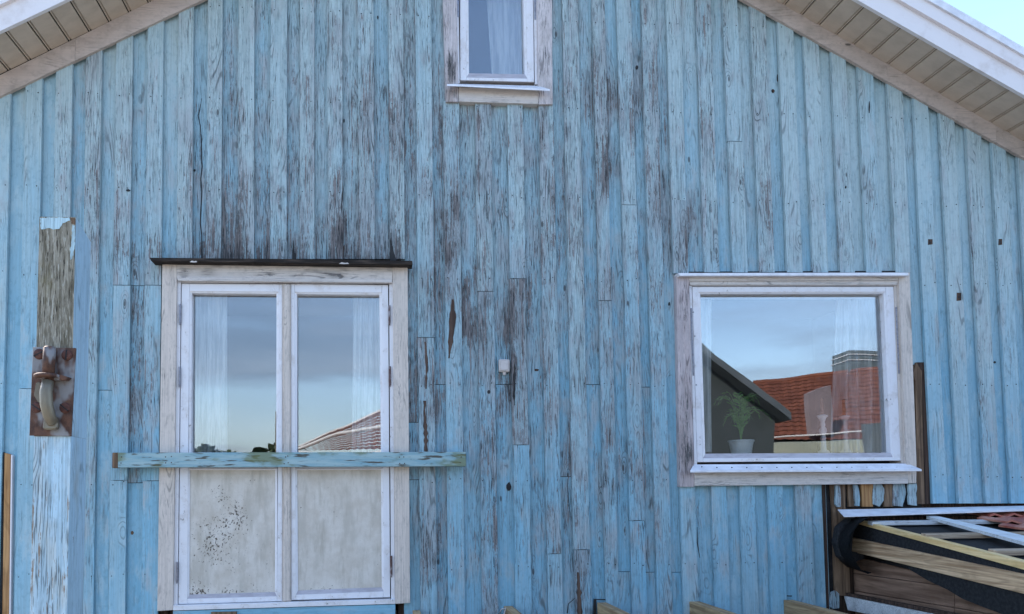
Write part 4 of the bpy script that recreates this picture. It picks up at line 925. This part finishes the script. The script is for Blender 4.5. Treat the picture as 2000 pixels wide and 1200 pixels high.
# ------------------------------------------------------------------ what the panes mirror: the yard and houses behind the camera
MGREYH = simple('dark_render', (.045, .055, .055), (.06, .07, .07), (3, 3, 3), .8); MGREYR = simple('grey_verge', (.09, .105, .11), (.12, .135, .14), (3, 3, 3), .7)
def up(v, z): return Vector((v.x, v.y, z))
D1 = 9.0
g1 = [M(1512, 1100, D1), M(1512, 800, D1), M(1200, 560, D1), M(890, 800, D1), M(890, 1100, D1)]
g1[0].z = g1[4].z = 0; g1[3].z = g1[1].z
nh = empty('dark_house', (g1[2].x, g1[2].y, 0), 'dark grey gabled house mirrored in the left of the wide window', 'house')
mesh_obj('wall', prism_bm(g1, Vector((0, -8, 0))), MGREYH, nh)
e1 = M(1545, 822, D1-.35); e0 = M(1200, 548, D1-.35); e2 = Vector((2*e0.x-e1.x, e1.y, e1.z))
for e in (e1, e2): mesh_obj('roof', prism_bm([e, e0, e0+Vector((0, 0, .15)), e+Vector((0, 0, .15))], Vector((0, -8.8, 0))), MGREYR, nh)
# red roofed house
MTR, k = mat('red_pantiles'); v = k.vec()
tl_ = k.noise((1.2, 1.2, 1.2), det=5, rough=.7)
k.fin(k.mix(k.ramp(tl_, .35, .7), (.12, .038, .020), (.19, .062, .032)), .7, .3)
D2 = 17.0
r0, r1 = M(1470, 749, D2+2.5), M(1900, 700, D2+.5); s0, s1 = M(1490, 862, D2-1.5), M(1900, 858, D2-3.5)
rh = empty('red_roof_house', ((r0.x+r1.x)/2, r0.y, 0), 'house with a red tiled roof and chimney mirrored in the wide window', 'house')
bm = bmesh.new(); NR, NC = 16, 46
for j in range(NR):
    a0, b0 = r0.lerp(s0, j/NR), r1.lerp(s1, j/NR); a1_, b1_ = r0.lerp(s0, (j+1.1)/NR), r1.lerp(s1, (j+1.1)/NR); rise = Vector((0, 0, .05)); vs = []
    for i in range(NC+1):
        w = Vector((0, 0, .032*abs(math.sin(i*math.pi/2)))); vs.append((bm.verts.new(a0.lerp(b0, i/NC)+w), bm.verts.new(a1_.lerp(b1_, i/NC)+w+rise*.5)))
    for p, q in zip(vs, vs[1:]): bm.faces.new((p[0], q[0], q[1], p[1]))
mesh_obj('tiled_roof', bm, MTR, rh)
mesh_obj('roof_structure', prism_bm([r0-Vector((0, 0, .08)), r1-Vector((0, 0, .08)), s1-Vector((0, 0, .08)), s0-Vector((0, 0, .08))], Vector((0, 0, -.1))), MDARK, rh)
mesh_obj('ridge', tube_bm([r0, r0.lerp(r1, .5)+Vector((0, 0, .02)), r1], .09, 8), MTR, rh)
MPALE = simple('pale_render', (.60, .58, .55), (.5, .49, .46), (4, 4, 4), .8)
mesh_obj('wall', prism_bm([up(s0, 0)-Vector((0, 1, 0)), up(s1, 0)-Vector((0, 1, 0)), up(s1, s1.z-.1)-Vector((0, 1, 0)), up(s0, s0.z-.1)-Vector((0, 1, 0))], Vector((0, -5, 0))), MPALE, rh)
ch = M(1692, 760, D2+1.5); ct = M(1692, 685, D2+1.5); hw = abs(M(1722, 700, D2+1.5).x-ct.x)
mesh_obj('chimney', box_bm((ch.x-hw, ch.y-.9, ch.z-.6), (ch.x+hw, ch.y, ct.z)), simple('grey_chimney', (.07, .085, .085), (.11, .125, .12), (4, 4, 4), .7), rh)
for z in (.12, .3): mesh_obj('chimney_band', box_bm((ch.x-hw-.03, ch.y-.93, ct.z-z-.025), (ch.x+hw+.03, ch.y+.03, ct.z-z)), MPALE, rh)
w0 = [M(1583, 768, D2-2.2), M(1624, 752, D2-2.2), M(1628, 845, D2-2.2), M(1587, 850, D2-2.2)]
mesh_obj('gable_panel', prism_bm(w0, Vector((0, -.25, 0))), simple('pink_render', (.26, .20, .20), (.20, .16, .16), (2, 2, 2), .8), rh)
# second red roof seen low in the door pane
q0, q1, q2, q3 = M(560, 884, 26), M(775, 790, 22), M(775, 878, 16), M(575, 884, 18)
rh2 = empty('red_roof_shed', ((q0.x+q1.x)/2, q0.y, 0), 'low red tiled roof with pale edges mirrored at the foot of the right door pane', 'building')
bm = bmesh.new()
for j in range(12):
    a0, b0 = q0.lerp(q3, j/12), q1.lerp(q2, j/12); a1_, b1_ = q0.lerp(q3, (j+1)/12), q1.lerp(q2, (j+1)/12); vs = []
    for i in range(31):
        w = Vector((0, 0, .03*abs(math.sin(i*math.pi/2)))); vs.append((bm.verts.new(a0.lerp(b0, i/30)+w), bm.verts.new(a1_.lerp(b1_, i/30)+w+Vector((0, 0, .02)))))
    for p, q in zip(vs, vs[1:]): bm.faces.new((p[0], q[0], q[1], p[1]))
mesh_obj('tiled_roof', bm, MTR, rh2)
mesh_obj('eave_trim', tube_bm([q3, q3.lerp(q2, .5)+Vector((0, 0, -.25)), q2], .07, 8), MPALE, rh2)
mesh_obj('verge_trim', tube_bm([q0, q0.lerp(q1, .5), q1], .07, 8), MPALE, rh2)
mesh_obj('eave_trim', tube_bm([q0.lerp(q3, .5), q0.lerp(q3, .5).lerp(q1.lerp(q2, .5), .5)+Vector((0, 0, .2)), q1.lerp(q2, .5)], .06, 8), MPALE, rh2)
mesh_obj('wall', prism_bm([up(q3, 0), up(q2, 0), up(q2, q2.z-.2), up(q3, q3.z-.2)], Vector((0, -4, 0))), MPALE, rh2)
# pale corrugated fence
MCF = simple('cream_sheet', (.50, .51, .43), (.42, .44, .37), (2, 2, 2), .5, .4)
f0, f1 = M(1500, 900, 13), M(1726, 900, 11); ftz0, ftz1 = M(1500, 866, 13).z, M(1726, 858, 11).z
bm = bmesh.new(); NN = 120; vs = []
dirf = (f1-f0); nf = Vector((-dirf.y, dirf.x, 0)).normalized()
for i in range(NN+1):
    p = f0.lerp(f1, i/NN)+nf*(.05*math.sin(i*math.pi/2)); vs.append([bm.verts.new((p.x, p.y, 0)), bm.verts.new((p.x, p.y, ftz0+(ftz1-ftz0)*i/NN))])
for p, q in zip(vs, vs[1:]): bm.faces.new((p[0], q[0], q[1], p[1]))
fence = mesh_obj('corrugated_fence', bm, MCF, None, label='cream corrugated sheet fence mirrored low in the wide window', cat='fence')
mesh_obj('rail', tube_bm([Vector((f0.x, f0.y, ftz0+.12)), Vector((f1.x, f1.y, ftz1+.2))], .02, 6), MPALE, fence)
gh = M(1731, 1000, 10); gt = M(1731, 825, 10)
mesh_obj('grey_shed', box_bm((gh.x-.10, gh.y-.5, 0), (gh.x+1.6, gh.y, gt.z)), MGREYR, None, label='grey blue shed corner mirrored at the right edge of the wide window', cat='shed')
# hedge
hm = simple('hedge_leaves', (.02, .035, .015), (.05, .075, .03), (3, 3, 3), .8)
bm = bmesh.new(); h0, h1 = M(330, 880, 34), M(575, 878, 34); hz = M(400, 878, 34).z
for i in range(2600):
    t = random.random(); p = h0.lerp(h1, t); p.y -= random.uniform(0, 2.5); p.z = random.uniform(0, 1)**.5*(hz+.22*math.sin(t*9)+.12*math.sin(t*31)); s_ = random.uniform(.10, .22)
    d1 = Vector((random.uniform(-1, 1), random.uniform(-1, 1), random.uniform(-1, 1))).normalized()*s_; d2 = d1.orthogonal().normalized()*s_
    bm.faces.new([bm.verts.new(p+x) for x in (d1, d2, -d1, -d2)])
mesh_obj('hedge', bm, hm, None, label='dark hedge line mirrored at the foot of the left door pane', cat='hedge', kind='stuff')

for o in bpy.data.objects:
    if '_w' in o: del o['_w']
